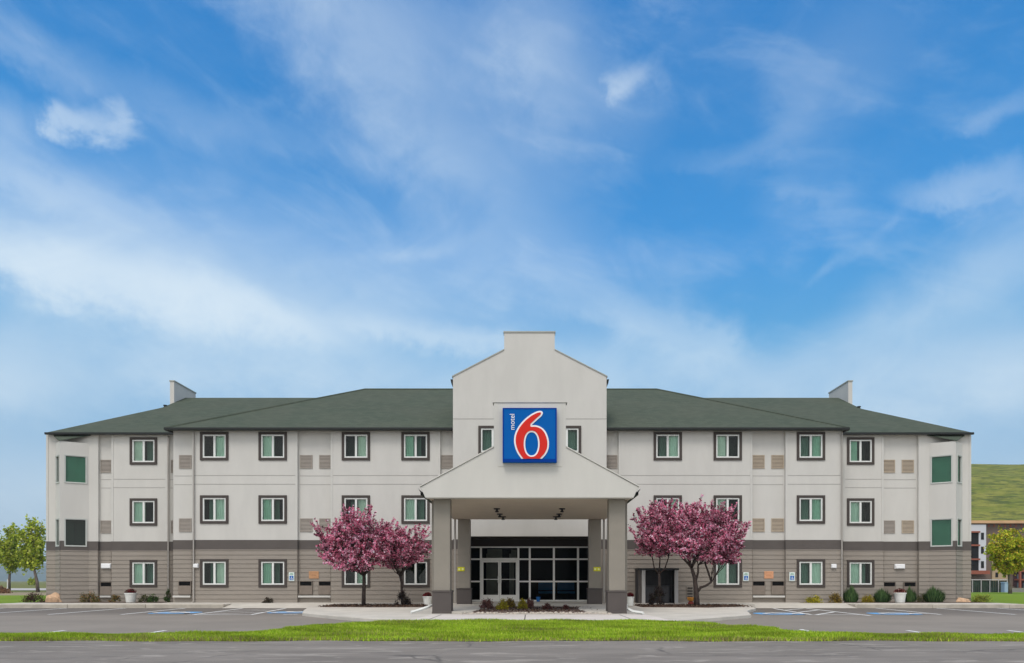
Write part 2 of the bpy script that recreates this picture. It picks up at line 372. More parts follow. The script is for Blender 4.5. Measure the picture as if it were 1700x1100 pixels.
# small skirt at the back so the sheet has an edge
for i in range(len(xs)): vs.append((xs[i], float(back_y(xs[i])) + .02, -.02))
o_ = len(xs) * n1_
fs += [(i * n1_ + NR, (i + 1) * n1_ + NR, o_ + i + 1, o_ + i) for i in range(len(xs) - 1)]
lb.add(vs, fs); tag(lb.build('lawn_ground', M_LAWNB), kind='structure')
def blades(name, n, sampler, zf, h, pal, seed, m=M_GRASSB, w=.012):
    rng = np.random.default_rng(seed); P = sampler(rng, n); n = len(P)
    a = rng.uniform(0, 2 * math.pi, n); hh = h * rng.uniform(.5, 1.3, n) * (1 + .5 * np.sin(P[:, 0] * 2.1 + P[:, 1] * 3) * np.sin(P[:, 1] * 5 - P[:, 0] * 1.3))
    dx, dy = np.cos(a) * w, np.sin(a) * w; lx, ly = rng.normal(0, .35, n) * hh, rng.normal(0, .35, n) * hh
    V = np.zeros((n, 3, 3)); V[:, 0] = P; V[:, 1] = P; V[:, 2] = P
    V[:, 0, 0] -= dx; V[:, 0, 1] -= dy; V[:, 1, 0] += dx; V[:, 1, 1] += dy; V[:, 2, 0] += lx; V[:, 2, 1] += ly; V[:, 2, 2] += hh; V[:, :2, 2] -= .01
    patch = np.sin(P[:, 0] * .9 + 1.3) * np.sin(P[:, 1] * 2.3 + P[:, 0] * .4) + rng.normal(0, .5, n)
    c = pick(rng, pal, n, .2); dry = (patch > 1.15) | ((P[:, 1] - (12.55 + .07 * np.sin(P[:, 0] * 1.3) + .05 * np.sin(P[:, 0] * 3.1 + 1)) < .16) & (rng.random(n) < .45)); c[dry] = pick(rng, [(.30, .27, .09, 1)], int(dry.sum()), .2)
    c = c * (1 + .28 * np.sin(P[:, 0] * 2.3 + np.sin(P[:, 1] * 4) * 1.5) * np.sin(P[:, 1] * 5.1 + P[:, 0] * .7))[:, None]
    return cloud_mesh(name, V.reshape(-1, 3), np.arange(3 * n).reshape(n, 3), c, m)
LZ = np.vectorize(lawn_z)
def samp(rng, n):
    x = np.concatenate([rng.uniform(-19, 19, int(n * .75)), rng.uniform(-5.4, 5.2, int(n * .25))])
    fy = 12.55 + .07 * np.sin(x * 1.3) + .05 * np.sin(x * 3.1 + 1); by = back_y(x)
    y = fy - .05 + (by - fy + .05) * rng.uniform(0, 1, len(x)) ** .85
    return np.stack([x, y, LZ(x, y)], 1)
tag(blades('grass', 230000, samp, None, .05, [(.32, .46, .026, 4), (.42, .54, .045, 3), (.20, .32, .020, 2), (.50, .54, .09, 1)], 3), label='short bright green grass of the lawn strip between street and parking', cat='grass', kind='stuff')

# concrete apron round the entrance
apr = [(-7.05, 21.6), (-5.7, 19.9), (-4.4, 18.5), (-2.9, 17.35), (-1.9, 17.2), (2.4, 17.2), (3.6, 17.35), (5.3, 19.1), (6.5, 20.4), (7.25, 23.2), (8.2, 25.2), (8.8, 27.75), (-8.8, 27.75), (-8.1, 25.3), (-7.6, 23.4)]
mb = MB(); mb.prism(apr, -.02, .10); tag(mb.build('entrance_apron', M_CONC, bevel=.02), kind='structure')
mb = MB(); mb.prism([(-2.95, 17.42), (-1.9, 17.27), (2.4, 17.27), (3.5, 17.42), (3.4, 20.2), (-2.85, 20.2)], .098, .106); 
tag(mb.build('front_walk', mat('pale_concrete', (.58, .53, .49), .9, .06, 1.5, .12, 50)), kind='structure')
mb = MB()
for x in (-2.55, -.12, 2.6): mb.quad((x - .012, 17.28, .1085), (x + .012, 17.28, .1085), (x + .012, 20.15, .1085), (x - .012, 20.15, .1085))
tag(mb.build('walk_joint', M_DARK), kind='structure')
# sidewalk + kerb in front of the motel
mb = MB()
mb.box(-21.8, -12.2, 27.95, 31.2, -.02, .15); mb.box(-12.2, -7.7, 28.6, 31.2, -.02, .15); mb.box(-7.7, 9.0, 27.8, 31.9, -.02, .148); mb.box(9.0, 13.0, 28.6, 31.2, -.02, .15); mb.box(13.0, 19.9, 27.95, 31.2, -.02, .15)
tag(mb.build('sidewalk', M_CONC), kind='structure')
mb = MB()
for x0, x1 in ((-12.2, -7.7), (9.0, 13.0)):
    mb.add([(x0, 27.6, .004), (x1, 27.6, .004), (x1, 28.6, .15), (x0, 28.6, .15), (x0, 28.6, -.02), (x1, 28.6, -.02), (x0, 27.6, -.02), (x1, 27.6, -.02)], [(0, 1, 2, 3), (0, 3, 4, 6), (1, 7, 5, 2)])
tag(mb.build('sidewalk_ramp', M_CONC), kind='structure')
mb = MB()
for x0, x1 in ((-90, -12.2), (13.0, 90)):
    n = int((x1 - x0) / 3.0)
    for i in range(n):
        a0 = x0 + (x1 - x0) * i / n; a1 = x0 + (x1 - x0) * (i + 1) / n - .012
        mb.box(a0, a1, 27.75, 27.945, -.02, .152)
tag(mb.build('kerb', M_KERB, bevel=.02), kind='structure')
# mulch beds
def bed(pts, z): mb = MB(); mb.prism(pts, .09, z); return mb
for pts in ([(-7.9, 26.3), (-5.5, 25.9), (-3.95, 26.1), (-3.95, 28.2), (-7.9, 28.2)], [(4.2, 26.0), (6.6, 25.6), (8.1, 26.6), (8.6, 28.0), (4.2, 28.2)]):
    tag(bed(pts, .122).build('mulch_bed', M_MULCH), kind='structure')
tag(bed([(-1.75, 21.35), (2.3, 21.35), (2.3, 22.2), (1.3, 26.0), (-1.0, 26.0), (-1.9, 22.4)], .128).build('mulch_bed', mat('mulch_dusty', (.17, .125, .105), .95, .3, 12, .6, 50)), kind='structure')
for pts in ([(-21.6, 29.7), (-15.6, 29.5), (-15.6, 31.05), (-21.6, 31.05)], [(11.6, 29.55), (19.8, 29.55), (19.8, 31.05), (13.55, 31.05), (13.55, 29.9), (11.6, 29.9)]):
    mb = MB(); mb.prism(pts, .12, .156); tag(mb.build('mulch_bed', M_MULCH), kind='structure')
# parking stripes and hatch on the lot
def stripe(p, q, w=.11, z=.004, m=M_STRIPE, name='stripe'):
    d = (Vector(q) - Vector(p)).normalized(); n = Vector((-d.y, d.x)) * w / 2; p = Vector(p); q = Vector(q)
    mb = MB(); mb.quad((*(p + n), z), (*(p - n), z), (*(q - n), z), (*(q + n), z)); return mb.build(name, m, lot)
for x in (-25.2, -22.9, -20.6, -18.1, -15.75, -13.4, 13.5, 15.9, 18.3, 20.7, 23.1): stripe((x + (-.25 if x > 0 else .25), 22.4), (x + (.25 if x > 0 else -.25), 27.6))
for a_, b_ in (((-10.75, 22.2), (-11.3, 27.4)), ((-8.9, 22.2), (-9.6, 27.4)), ((-10.9, 22.2), (-8.9, 22.3)), ((-10.9, 24.0), (-9.3, 25.8)), ((-10.9, 25.6), (-9.6, 27.2)), ((-10.6, 22.4), (-9.1, 24.2)), ((-7.9, 22.3), (-7.5, 22.5)),
               ((9.0, 22.2), (9.6, 27.4)), ((10.6, 21.6), (10.9, 27.4)), ((9.2, 22.3), (10.6, 24.2)), ((9.3, 24.0), (10.7, 25.8)), ((9.5, 25.8), (10.7, 27.2)), ((9.05, 22.2), (10.6, 22.3))):
    stripe(a_, b_)
for x in (-12.2, -10.0, -7.8, -5.6, 5.9, 8.1, 10.3): stripe((x, 13.2), (x + (.15 if x > 0 else -.15), 15.55 if abs(x) < 7 else 15.2), .1)
def wheelchair(s, z, flat=True):
    """pictogram points in a unit square -> list of polygons"""
    out = []
    def ring(cx, cy, r0, r1, a0, a1, n=16):
        for i in range(n):
            t0 = a0 + (a1 - a0) * i / n; t1 = a0 + (a1 - a0) * (i + 1) / n
            out.append([(cx + r0 * math.cos(t0), cy + r0 * math.sin(t0)), (cx + r1 * math.cos(t0), cy + r1 * math.sin(t0)), (cx + r1 * math.cos(t1), cy + r1 * math.sin(t1)), (cx + r0 * math.cos(t1), cy + r0 * math.sin(t1))])
    ring(.0, .82, 0, .10, 0, 2 * math.pi, 12)
    ring(.02, .28, .20, .28, math.radians(110), math.radians(370))
    def bar(p, q, w=.11):
        p = Vector(p); q = Vector(q); d = (q - p).normalized(); n = Vector((-d.y, d.x)) * w / 2; out.append([tuple(p + n), tuple(p - n), tuple(q - n), tuple(q + n)])
    bar((-.03, .70), (.02, .36), .12); bar((.0, .37), (.27, .37)); bar((-.01, .55), (.2, .55), .07); bar((.25, .40), (.38, .08)); bar((.36, .1), (.47, .14), .07)
    return out
for x, y in ((-12.0, 23.6), (-8.15, 23.9), (8.2, 22.9), (12.0, 22.9)):
    pad = MB(); pts = []
    for i in range(28):
        t0 = 2 * math.pi * i / 28; c_, s_ = math.cos(t0), math.sin(t0)
        pts.append((x + .76 * math.copysign(abs(c_) ** .6, c_), y + .72 * math.copysign(abs(s_) ** .6, s_)))
    pad.add([(a_, b_, .006) for a_, b_ in pts], [tuple(range(28))])
    po = pad.build('wheelchair_symbol', M_BLUEP, lot)
    sy = MB()
    for k, poly in enumerate(wheelchair(1, 0)): sy.quad(*[(x - .1 + px_ * 2.0, y - .66 + py_ * 1.4, .010 + .0006 * k) for px_, py_ in poly])
    sy.build('pictogram', M_STRIPE, po)
# side lawns, far track, beyond the ends
def sheet(name, x0, x1, y0, y1, z, m, kind='structure'):
    mb = MB(); mb.quad((x0, y0, z), (x1, y0, z), (x1, y1, z), (x0, y1, z)); return tag(mb.build(name, m), kind=kind)
M_LAWN2 = ground_mat('side_lawn_grass', (.14, .23, .02), (.19, .27, .03), (.16, .22, .05), .2, 1.2, 12)
sheet('side_lawn', -90, -21.85, 27.95, 46, .13, M_LAWN2); sheet('side_lawn', 19.95, 90, 27.95, 58, .13, M_LAWN2)
sheet('gravel_strip', -120, -30, 52, 68, -.02, ground_mat('gravel', (.34, .27, .19), (.28, .24, .17), (.2, .18, .1), .1, 1, 8))
sheet('far_road', -400, -22, 82, 104, -.02, mat('pale_road', (.42, .40, .38), .9, .08, .2))
sheet('side_yard', 20, 200, 58, 170, -.01, ground_mat('yard', (.16, .15, .12), (.22, .20, .17), (.1, .12, .05), .1, 1, 8))

# ---------------- the motel ----------------
motel = empty('motel_building', (0, 31, 0), label='long three storey motel with pale upper walls, brown lap siding, green roof and entrance porch', cat='motel')
motel.location = (0, 0, 0)
wall = MB(); band = MB(); side = MB(); trimv = MB()
Z0, ZB0, ZB1, ZT = .12, 2.436, 2.85, 7.66
def cells(u0, u1, z0, z1, holes):
    us = sorted({u0, u1, *[min(max(h[i], u0), u1) for h in holes for i in (0, 1)]}); zs = sorted({z0, z1, *[min(max(h[i], z0), z1) for h in holes for i in (2, 3)]})
    for a0, a1 in zip(us, us[1:]):
        for b0, b1 in zip(zs, zs[1:]):
            um, zm = (a0 + a1) / 2, (b0 + b1) / 2
            if a1 - a0 < 1e-5 or b1 - b0 < 1e-5: continue
            if any(h[0] < um < h[1] and h[2] < zm < h[3] for h in holes): continue
            yield a0, a1, b0, b1
def facade(p0, p1, holes=(), z0=Z0, z1=ZT, lap=True, depth=.22):
    """one flat stretch of outside wall from p0 to p1 (seen left to right)"""
    p0 = Vector(p0); p1 = Vector(p1); L = (p1 - p0).length; d = (p1 - p0) / L; n = Vector((d.y, -d.x))
    def P(u, z, off=0): q = p0 + d * u + n * off; return (q.x, q.y, z)
    for a0, a1, b0, b1 in cells(0, L, max(z0, ZB1) if lap else z0, z1, holes): wall.quad(P(a0, b0), P(a1, b0), P(a1, b1), P(a0, b1))
    if lap and z0 < ZB1:
        for a0, a1, b0, b1 in cells(0, L, ZB0, ZB1, holes): band.quad(P(a0, b0, .012), P(a1, b0, .012), P(a1, b1, .012), P(a0, b1, .012))
        band.quad(P(0, ZB1, .012), P(L, ZB1, .012), P(L, ZB1, 0), P(0, ZB1, 0)); band.quad(P(0, ZB0, 0), P(L, ZB0, 0), P(L, ZB0, .012), P(0, ZB0, .012))
        H = .19; z = z0
        while z < ZB0 - 1e-4:
            t = min(z + H, ZB0)
            for a0, a1, b0, b1 in cells(0, L, z, t, holes):
                o0 = .020 * (1 - (b0 - z) / H); o1 = .020 * (1 - (b1 - z) / H)
                side.quad(P(a0, b0, o0), P(a1, b0, o0), P(a1, b1, o1), P(a0, b1, o1))
                if abs(b0 - z) < 1e-5: side.quad(P(a0, b0, 0), P(a1, b0, 0), P(a1, b0, o0), P(a0, b0, o0))
            z += H
    for h in holes:
        for q in ((h[0], h[2], h[1], h[2]), (h[1], h[2], h[1], h[3]), (h[1], h[3], h[0], h[3]), (h[0], h[3], h[0], h[2])):
            wall.quad(P(q[0], q[1]), P(q[2], q[3]), P(q[2], q[3], -depth), P(q[0], q[1], -depth))
    return P
# --- window kinds (local: x across, y into the wall, z up; origin = centre of the opening on the wall face)
OW = .50      # half opening
def pleats(x0, x1, z0, z1, y, amp=.02, n=9):
    mb = MB(); m_ = n * 4; vs = []
    for i in range(m_ + 1):
        x = x0 + (x1 - x0) * i / m_; yy = y + amp * math.sin(i / m_ * n * 2 * math.pi) + amp * .4 * math.sin(i * 1.7)
        vs += [(x, yy, z0), (x, yy, z1)]
    mb.add(vs, [(2 * i, 2 * i + 2, 2 * i + 3, 2 * i + 1) for i in range(m_)]); return mb
def make_window(kind, w=OW, h=OW, trim=True, var=0):
    """kind: which side the pale curtain hangs; 'l','r','b'(both) ..."""
    t = MB(); T = .11
    if trim:
        t.box(-w - T, w + T, -.045, .0, h, h + T); t.box(-w - T, w + T, -.045, .0, -h - T, -h); t.box(-w - T, -w, -.045, .0, -h, h); t.box(w, w + T, -.045, .0, -h, h)
        root = t.build('window', M_TRIM, None, bevel=.006)
    else:
        T = .022; t.box(-w - T, w + T, -.03, .0, h, h + T); t.box(-w - T, w + T, -.03, .0, -h - T, -h); t.box(-w - T, -w, -.03, .0, -h, h); t.box(w, w + T, -.03, .0, -h, h)
        root = t.build('window', M_MUTE, None, bevel=.005)
    s = MB(); k = .060 if trim else .032; y0, y1 = -.02, .05
    s.box(-w, w, y0, y1, h - k, h); s.box(-w, w, y0, y1, -h, -h + k); s.box(-w, -w + k, y0, y1, -h + k, h - k); s.box(w - k, w, y0, y1, -h + k, h - k)
    if trim: s.box(-.045, .045, y0 + .01, y1, -h + k, h - k)
    s.build('sash', M_WHITE if trim else M_MUTE, root, bevel=.006)
    g = MB(); g.quad((-w + k, .035, -h + k), (w - k, .035, -h + k), (w - k, .035, h - k), (-w + k, .035, h - k)); g.build('pane', M_GLASS, root)
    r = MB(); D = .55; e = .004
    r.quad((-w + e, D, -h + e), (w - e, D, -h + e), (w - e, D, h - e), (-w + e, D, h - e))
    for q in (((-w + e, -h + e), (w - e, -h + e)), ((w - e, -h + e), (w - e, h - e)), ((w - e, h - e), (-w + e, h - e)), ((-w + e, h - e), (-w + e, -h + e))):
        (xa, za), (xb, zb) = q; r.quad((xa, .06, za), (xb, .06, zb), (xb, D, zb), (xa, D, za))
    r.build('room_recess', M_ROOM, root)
    MC = [M_CURT, M_CURT3, M_CURT, M_CURT4][var]; e = [.02, .10, -.04, .06][var]; e2 = [.16, .30, .05, .22][var]; nf = [6, 5, 8, 7][var]
    if kind[0] == 'l': pleats(-w + .03, -e, -h + .02, h - .02, .10, .018, nf).build('curtain', MC, root)
    if kind[0] == 'r': pleats(e, w - .03, -h + .02, h - .02, .10, .018, nf).build('curtain', MC, root)
    if kind[0] == 'b':
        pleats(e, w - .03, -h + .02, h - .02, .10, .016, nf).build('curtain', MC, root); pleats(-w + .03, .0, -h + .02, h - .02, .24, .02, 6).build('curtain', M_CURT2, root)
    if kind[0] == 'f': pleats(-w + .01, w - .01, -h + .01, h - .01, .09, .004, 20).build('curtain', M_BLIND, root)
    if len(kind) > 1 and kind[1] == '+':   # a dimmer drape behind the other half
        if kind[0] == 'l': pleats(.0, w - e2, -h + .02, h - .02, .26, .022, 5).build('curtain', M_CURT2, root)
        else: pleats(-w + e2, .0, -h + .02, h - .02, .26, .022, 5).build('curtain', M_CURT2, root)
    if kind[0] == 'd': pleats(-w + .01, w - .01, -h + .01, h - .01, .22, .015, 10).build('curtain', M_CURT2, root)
    return root
PROTO = {}; WV = [0, 1, 2, 3]
def put_window(kind, x, y, z, rz=0, key=None, **k):
    if key is None: k['var'] = WV[len(WV) and (int(abs(x) * 7.3 + z * 3.1)) % 4]
    key = key or (kind, k['var'])
    if key not in PROTO:
        o = make_window(kind, **k); PROTO[key] = o; o.parent = motel
    else: o = copy_tree(PROTO[key], motel)
    o.location = (x, y, z); o.rotation_euler = (0, 0, rz); return o
def make_vent(tan):
    m = MB(); W_, H_ = .27, .29
    m.box(-W_, W_, -.03, 0, H_ - .03, H_); m.box(-W_, W_, -.03, 0, -H_, -H_ + .03); m.box(-W_, -W_ + .03, -.03, 0, -H_ + .03, H_ - .03); m.box(W_ - .03, W_, -.03, 0, -H_ + .03, H_ - .03)
    for i in range(9):
        z = -H_ + .045 + i * .058
        m.add([(-W_ + .03, -.026, z), (W_ - .03, -.026, z), (W_ - .03, -.004, z + .040), (-W_ + .03, -.004, z + .040)], [(0, 1, 2, 3)])
    o = m.build('vent_grille', M_VENTT if tan else M_VENT, motel)
    b = MB(); b.quad((-W_ + .03, -.003, -H_ + .03), (W_ - .03, -.003, -H_ + .03), (W_ - .03, -.003, H_ - .03), (-W_ + .03, -.003, H_ - .03))
    b.build('backing', mat('vent_back', (.16, .14, .12), .9), o); return o
def put_vent(x, y, z, tan=False):
    key = ('v', tan)
    if key not in PROTO: PROTO[key] = make_vent(tan); o = PROTO[key]
    else: o = copy_tree(PROTO[key], motel)
    o.location = (x, y - .001, z)
def put_unit(x, y, ztop):
    """ground floor heater cover: dark slot over a plain brown panel"""
    key = 'unit'
    if key not in PROTO:
        m = MB(); m.box(-.28, .28, -.05, 0, -.56, -.18); m.box(-.28, -.25, -.05, 0, -.18, 0); m.box(.25, .28, -.05, 0, -.18, 0); m.box(-.28, .28, -.05, 0, 0, .025)
        o = m.build('heater_cover', mat('heater_brown', (.20, .165, .135), .7, .06, 5), motel, bevel=.005)
        b = MB(); b.quad((-.25, -.006, -.18), (.25, -.006, -.18), (.25, -.006, 0), (-.25, -.006, 0))
        for i in range(4): b.box(-.25, .25, -.04, -.012, -.16 + i * .042, -.15 + i * .042)
        b.build('slot', M_DARK, o); PROTO[key] = o
    else: o = copy_tree(PROTO[key], motel)
    o.location = (x, y - .03, ztop)
FZ = [(PZ(717, 30) + PZ(764, 30)) / 2, (PZ(822, 30) + PZ(869, 30)) / 2, (PZ(928, 30) + PZ(974.5, 30)) / 2]
ends_y = 31.1
def wcols(pxs, Y):    # windows columns -> world x
    return [PX(p, Y) for p in pxs]
def holes_for(x0, xs_): return [(x - x0 - OW, x - x0 + OW, z - OW, z + OW) for x in xs_ for z in FZ]
def hjoint(x0, x1, y):
    for pz in (789, 803.5):
        z = PZ(pz, 30); wall.cur = 2; wall.box(x0, x1, y - .006, y + .01, z - .011, z + .011); wall.cur = 0
    
def seg(pxa, pxb, Y, wins=(), recess=False, winkinds=()):
    y = Y + (.13 if recess else 0); xa, xb = PX(pxa, Y), PX(pxb, Y)
    xs_ = [PX(w, Y) for w in wins]
    hl = holes_for(xa, xs_) if wins else []
    hl = [h for i, h in enumerate(hl) if winkinds[i // 3][i % 3]]
    facade((xa, y), (xb, y), hl)
    hjoint(xa + .05, xb - .05, y)
    for x, kk in zip(xs_, winkinds):
        for z, k in zip(FZ, kk):
            if k: put_window(k, x, y, z)
    if not recess:
        for x, sx in ((xa, -1), (xb, 1)):    # corner boards + returns into the recess
            for z0, z1, tgt, off in ((Z0, ZB0, side, .03), (ZB0, ZB1, band, .014), (ZB1, ZT, wall, .0)):
                tgt.quad((x, y - off, z0), (x, y + .14, z0), (x, y + .14, z1), (x, y - off, z1))
            wall.cur = 1; wall.box(min(x, x - sx * .09), max(x, x - sx * .09), y - .014, y + .0, ZB1 + .002, ZT - .06); wall.cur = 0
    return xa, xb
# centre block
seg(285, 319, 30, recess=True)
seg(319, 494, 30, (356, 453), winkinds=(('r', 'r+', 'r+'), ('l', 'l+', 'l+')))
seg(494, 549, 30, recess=True)
seg(549, 731, 30, (591, 690), winkinds=(('r', 'r+', 'r'), ('l+', 'l+', 'n')))
seg(731, 753, 30, recess=True)
seg(1006, 1027, 30, recess=True)
seg(1027, 1249, 30, (1108.5, 1208), winkinds=(('r+', 'r', None), ('l', 'l', 'l+')))
seg(1249, 1304, 30, recess=True)
seg(1304, 1399, 30, (1346,), winkinds=(('b', 'b', 'b'),))
# end blocks
seg(163, 185, 31.1, recess=True); seg(185, 278, 31.1, (238.5,), winkinds=(('l+', 'l', 'l+'),)); seg(278, 306, 31.1, recess=True)
seg(1380, 1399.5, 31.1, recess=True); seg(1399.5, 1467, 31.1, (1428.5,), winkinds=(('l', 'l', 'l+'),)); seg(1467, 1525, 31.1, recess=True)
# returns between the blocks
XL, XR = PX(285, 30), PX(1399, 30)
facade((XL, 31.3), (XL, 30.12)); facade((XR, 30), (XR, 31.2))
# angled bays at both ends
for sgn, pA, pB, pC, pO, pI in ((-1, 148, 100, 92, 77, 163), (1, 1542, 1587, 1598, 1612, 1525)):
    A = Vector((PX(pA, 31.1), 31.1)); B = Vector((PX(pB, 30.55), 30.55)); Cc = Vector((PX(pC, 31.1), 31.1)); O = Vector((PX(pO, 31.1), 31.1)); I = Vector((PX(pI, 31.1), 31.1))
    zbay = PZ(731, 30.5) - .01
    for z0_, z1_, tgt, off in ((Z0, ZB0, side, .03), (ZB0, ZB1, band, .014), (ZB1, ZT, wall, .0)): tgt.quad((I.x, 31.1 - off, z0_), (I.x, 31.24, z0_), (I.x, 31.24, z1_), (I.x, 31.1 - off, z1_))
    L1 = (A - B).length; L2 = (Cc - B).length; zc = [(6.67 + 5.39) / 2, (3.87 + 2.585) / 2]; hh = .60
    def hb(c, w): return [(c - w, c + w, z - hh, z + hh) for z in zc]
    if sgn < 0:
        facade(O, Cc); facade(Cc, B, hb(L2 * .5, .27), z1=zbay); facade(B, A, hb(L1 * .53, .40), z1=zbay); facade(Cc, A, z0=zbay - .05); facade(A, I); ret = I.x
        c1 = B + (A - B) * .53; c2 = Cc + (B - Cc) * .5; d1 = A - B; d2 = B - Cc
    else:
        facade(I, A); facade(A, B, hb(L1 * .47, .40), z1=zbay); facade(B, Cc, hb(L2 * .5, .27), z1=zbay); facade(A, Cc, z0=zbay - .05); facade(Cc, O); ret = I.x
        c1 = A + (B - A) * .47; c2 = B + (Cc - B) * .5; d1 = B - A; d2 = Cc - B
    for i, z in enumerate(zc):
        put_window('n' if (sgn < 0 and i == 1) else 'f', c1.x, c1.y, z, math.atan2(d1.y, d1.x), key=('bay', 'n' if (sgn < 0 and i == 1) else 'f'), w=.40, h=hh, trim=False)
        put_window('f', c2.x, c2.y, z, math.atan2(d2.y, d2.x), key='bayn', w=.27, h=hh, trim=False)
    # little roof over the bay
    r = MB(); zt = PZ(722.5, 31.1) + .02; zb = PZ(731, 30.5) + .01; ov = .05
    Bq = (B.x + sgn * .02, B.y - ov, zb); a3 = (A.x - sgn * .1, 31.08, zt); c3 = (Cc.x + sgn * .08, 31.08, zt)
    r.add([a3, Bq, c3, (a3[0], 31.08, zt - .03), (Bq[0], Bq[1], zb - .03), (c3[0], 31.08, zt - .03)], [(0, 1, 2), (3, 5, 4), (0, 3, 4, 1), (1, 4, 5, 2)])
    r.build('bay_roof', M_ROOF, motel)
    for c0 in (O,):
        wall.cur = 1; wall.box(min(c0.x, c0.x - sgn * .09), max(c0.x, c0.x - sgn * .09), 31.082, 31.1, ZB1 + .002, ZT - .05); wall.cur = 0
OL, OR = PX(77, 31.1), PX(1612, 31.1)
facade((OL, 45.5), (OL, 31.1)); facade((OR, 31.1), (OR, 45.5)); facade((OR, 45.5), (OL, 45.5))
# central gabled front
GY = 29.55; gx0, gx1 = PX(752, GY), PX(1007, GY)
zs_, zk, zt_ = PZ(625, GY), PZ(581, GY), PZ(552, GY); b0_, b1_ = PX(837, GY), PX(921, GY); zlow = PZ(890, GY)
gw = [PX(818, GY), PX(941, GY)]; gz = (PZ(707, GY) + PZ(754, GY)) / 2
holes = [(x - gx0 - OW, x - gx0 + OW, gz - OW, gz + OW) for x in gw]
facade((gx0, GY), (gx1, GY), holes, z0=zlow, z1=zs_, lap=False)
wall.quad((gx0, GY, zs_), (gx1, GY, zs_), (b1_, GY, zk), (b0_, GY, zk)); wall.quad((b0_, GY, zk), (b1_, GY, zk), (b1_, GY, zt_), (b0_, GY, zt_))
TB = .35    # parapet thickness
wall.quad((gx0, GY, zlow), (gx0, GY, zs_), (gx0, GY + TB, zs_), (gx0, GY + TB, zlow)); wall.quad((gx1, GY, zlow), (gx1, GY + TB, zlow), (gx1, GY + TB, zs_), (gx1, GY, zs_))
for x in (gx0, gx1): wall.quad((x, GY + TB, zlow), (x, GY + TB, 7.6), (x, 31, 7.6), (x, 31, zlow))
wall.quad((b0_, GY, zk), (b0_, GY, zt_), (b0_, GY + TB, zt_), (b0_, GY + TB, zk)); wall.quad((b1_, GY, zk), (b1_, GY + TB, zk), (b1_, GY + TB, zt_), (b1_, GY, zt_))
wall.quad((gx0, GY + TB, 7.5), (gx0, GY + TB, zs_), (b0_, GY + TB, zk), (b0_, GY + TB, zt_), (b1_, GY + TB, zt_), (b1_, GY + TB, zk), (gx1, GY + TB, zs_), (gx1, GY + TB, 7.5))
for x, k in zip(gw, ('l', 'r')): put_window('d', x, GY, gz)
cop = MB()    # coping on top of the parapet
def bar2(x0, z0, x1, z1, y0=GY - .03, y1=GY + TB + .03, t=.05):
    cop.add([(x0, y0, z0), (x1, y0, z1), (x1, y0, z1 + t), (x0, y0, z0 + t), (x0, y1, z0), (x1, y1, z1), (x1, y1, z1 + t), (x0, y1, z0 + t)], [(0, 1, 2, 3), (4, 7, 6, 5), (3, 2, 6, 7), (0, 4, 5, 1), (0, 3, 7, 4), (1, 5, 6, 2)])
bar2(gx0 - .04, zs_ - .02, b0_ - .002, zk); bar2(b1_ + .002, zk, gx1 + .04, zs_ - .02); bar2(b0_ - .03, zt_, b1_ + .03, zt_, t=.06)
cop.build('coping', mat('coping_metal', (.36, .37, .34), .6, .05, 3), motel)
jz = PZ(695, GY)
wall.cur = 2; wall.box(gx0, gx1, GY - .006, GY + .01, jz - .012, jz + .012); wall.cur = 0
# gable roof behind the parapet + eave tips
r = MB(); gr = .16
for sx, x in ((-1, gx0), (1, gx1)):
    zz = zs_ - .10; xt = x + sx * .12
    r.quad((xt, GY + TB - .05, zz - .06), (0, GY + TB - .05, zk + .0), (0, 38, zk), (xt, 38, zz - .06))
r.build('gable_roof', M_ROOF, motel)
for sx, x in ((-1, gx0), (1, gx1)):
    zz = zs_ - .10; r = MB()
    r.add([(x, GY + .05, zz), (x + sx * .11, GY + .05, zz + .01), (x + sx * .10, GY + .05, zz - .08), (x, GY + .05, zz - .30), (x, 36, zz), (x + sx * .11, 36, zz + .01), (x + sx * .10, 36, zz - .08), (x, 36, zz - .30)], [(0, 1, 2, 3), (4, 7, 6, 5), (0, 4, 5, 1), (1, 5, 6, 2), (2, 6, 7, 3)])
    r.build('eave_tip', M_FASC, motel)
    # cheek wall of the dormer above the main roof
    wall.quad((x, GY + TB, 7.4), (x, 38, 7.4), (x, 38, zz), (x, GY + TB, zz))
# entrance recess under the gable
SY = 31.8; ex0, ex1 = -2.93, 2.93; zl = zlow
for x0, x1 in ((gx0, ex0), (ex1, gx1)):
    facade((x0, GY), (x1, GY), z0=Z0, z1=zl)
    for x in ((x1 if x0 < 0 else x0),):
        side.quad((x, GY, Z0), (x, SY, Z0), (x, SY, zl), (x, GY, zl))
for x in (gx0, gx1): side.quad((x, GY, Z0), (x, 30.2, Z0), (x, 30.2, zl), (x, GY, zl))
es = MB(); es.quad((ex0, GY, zl), (ex1, GY, zl), (ex1, SY, zl), (ex0, SY, zl)); 
es.build('entry_soffit', mat('dark_soffit', (.05, .04, .035), .9), motel)
sfz1 = PZ(907, SY); es = MB(); es.quad((ex0, SY - .03, sfz1 + .0), (ex1, SY - .03, sfz1), (ex1, SY - .03, zl), (ex0, SY - .03, zl)); es.build('transom_panel', mat('dark_panel', (.035, .028, .025), .8), motel)
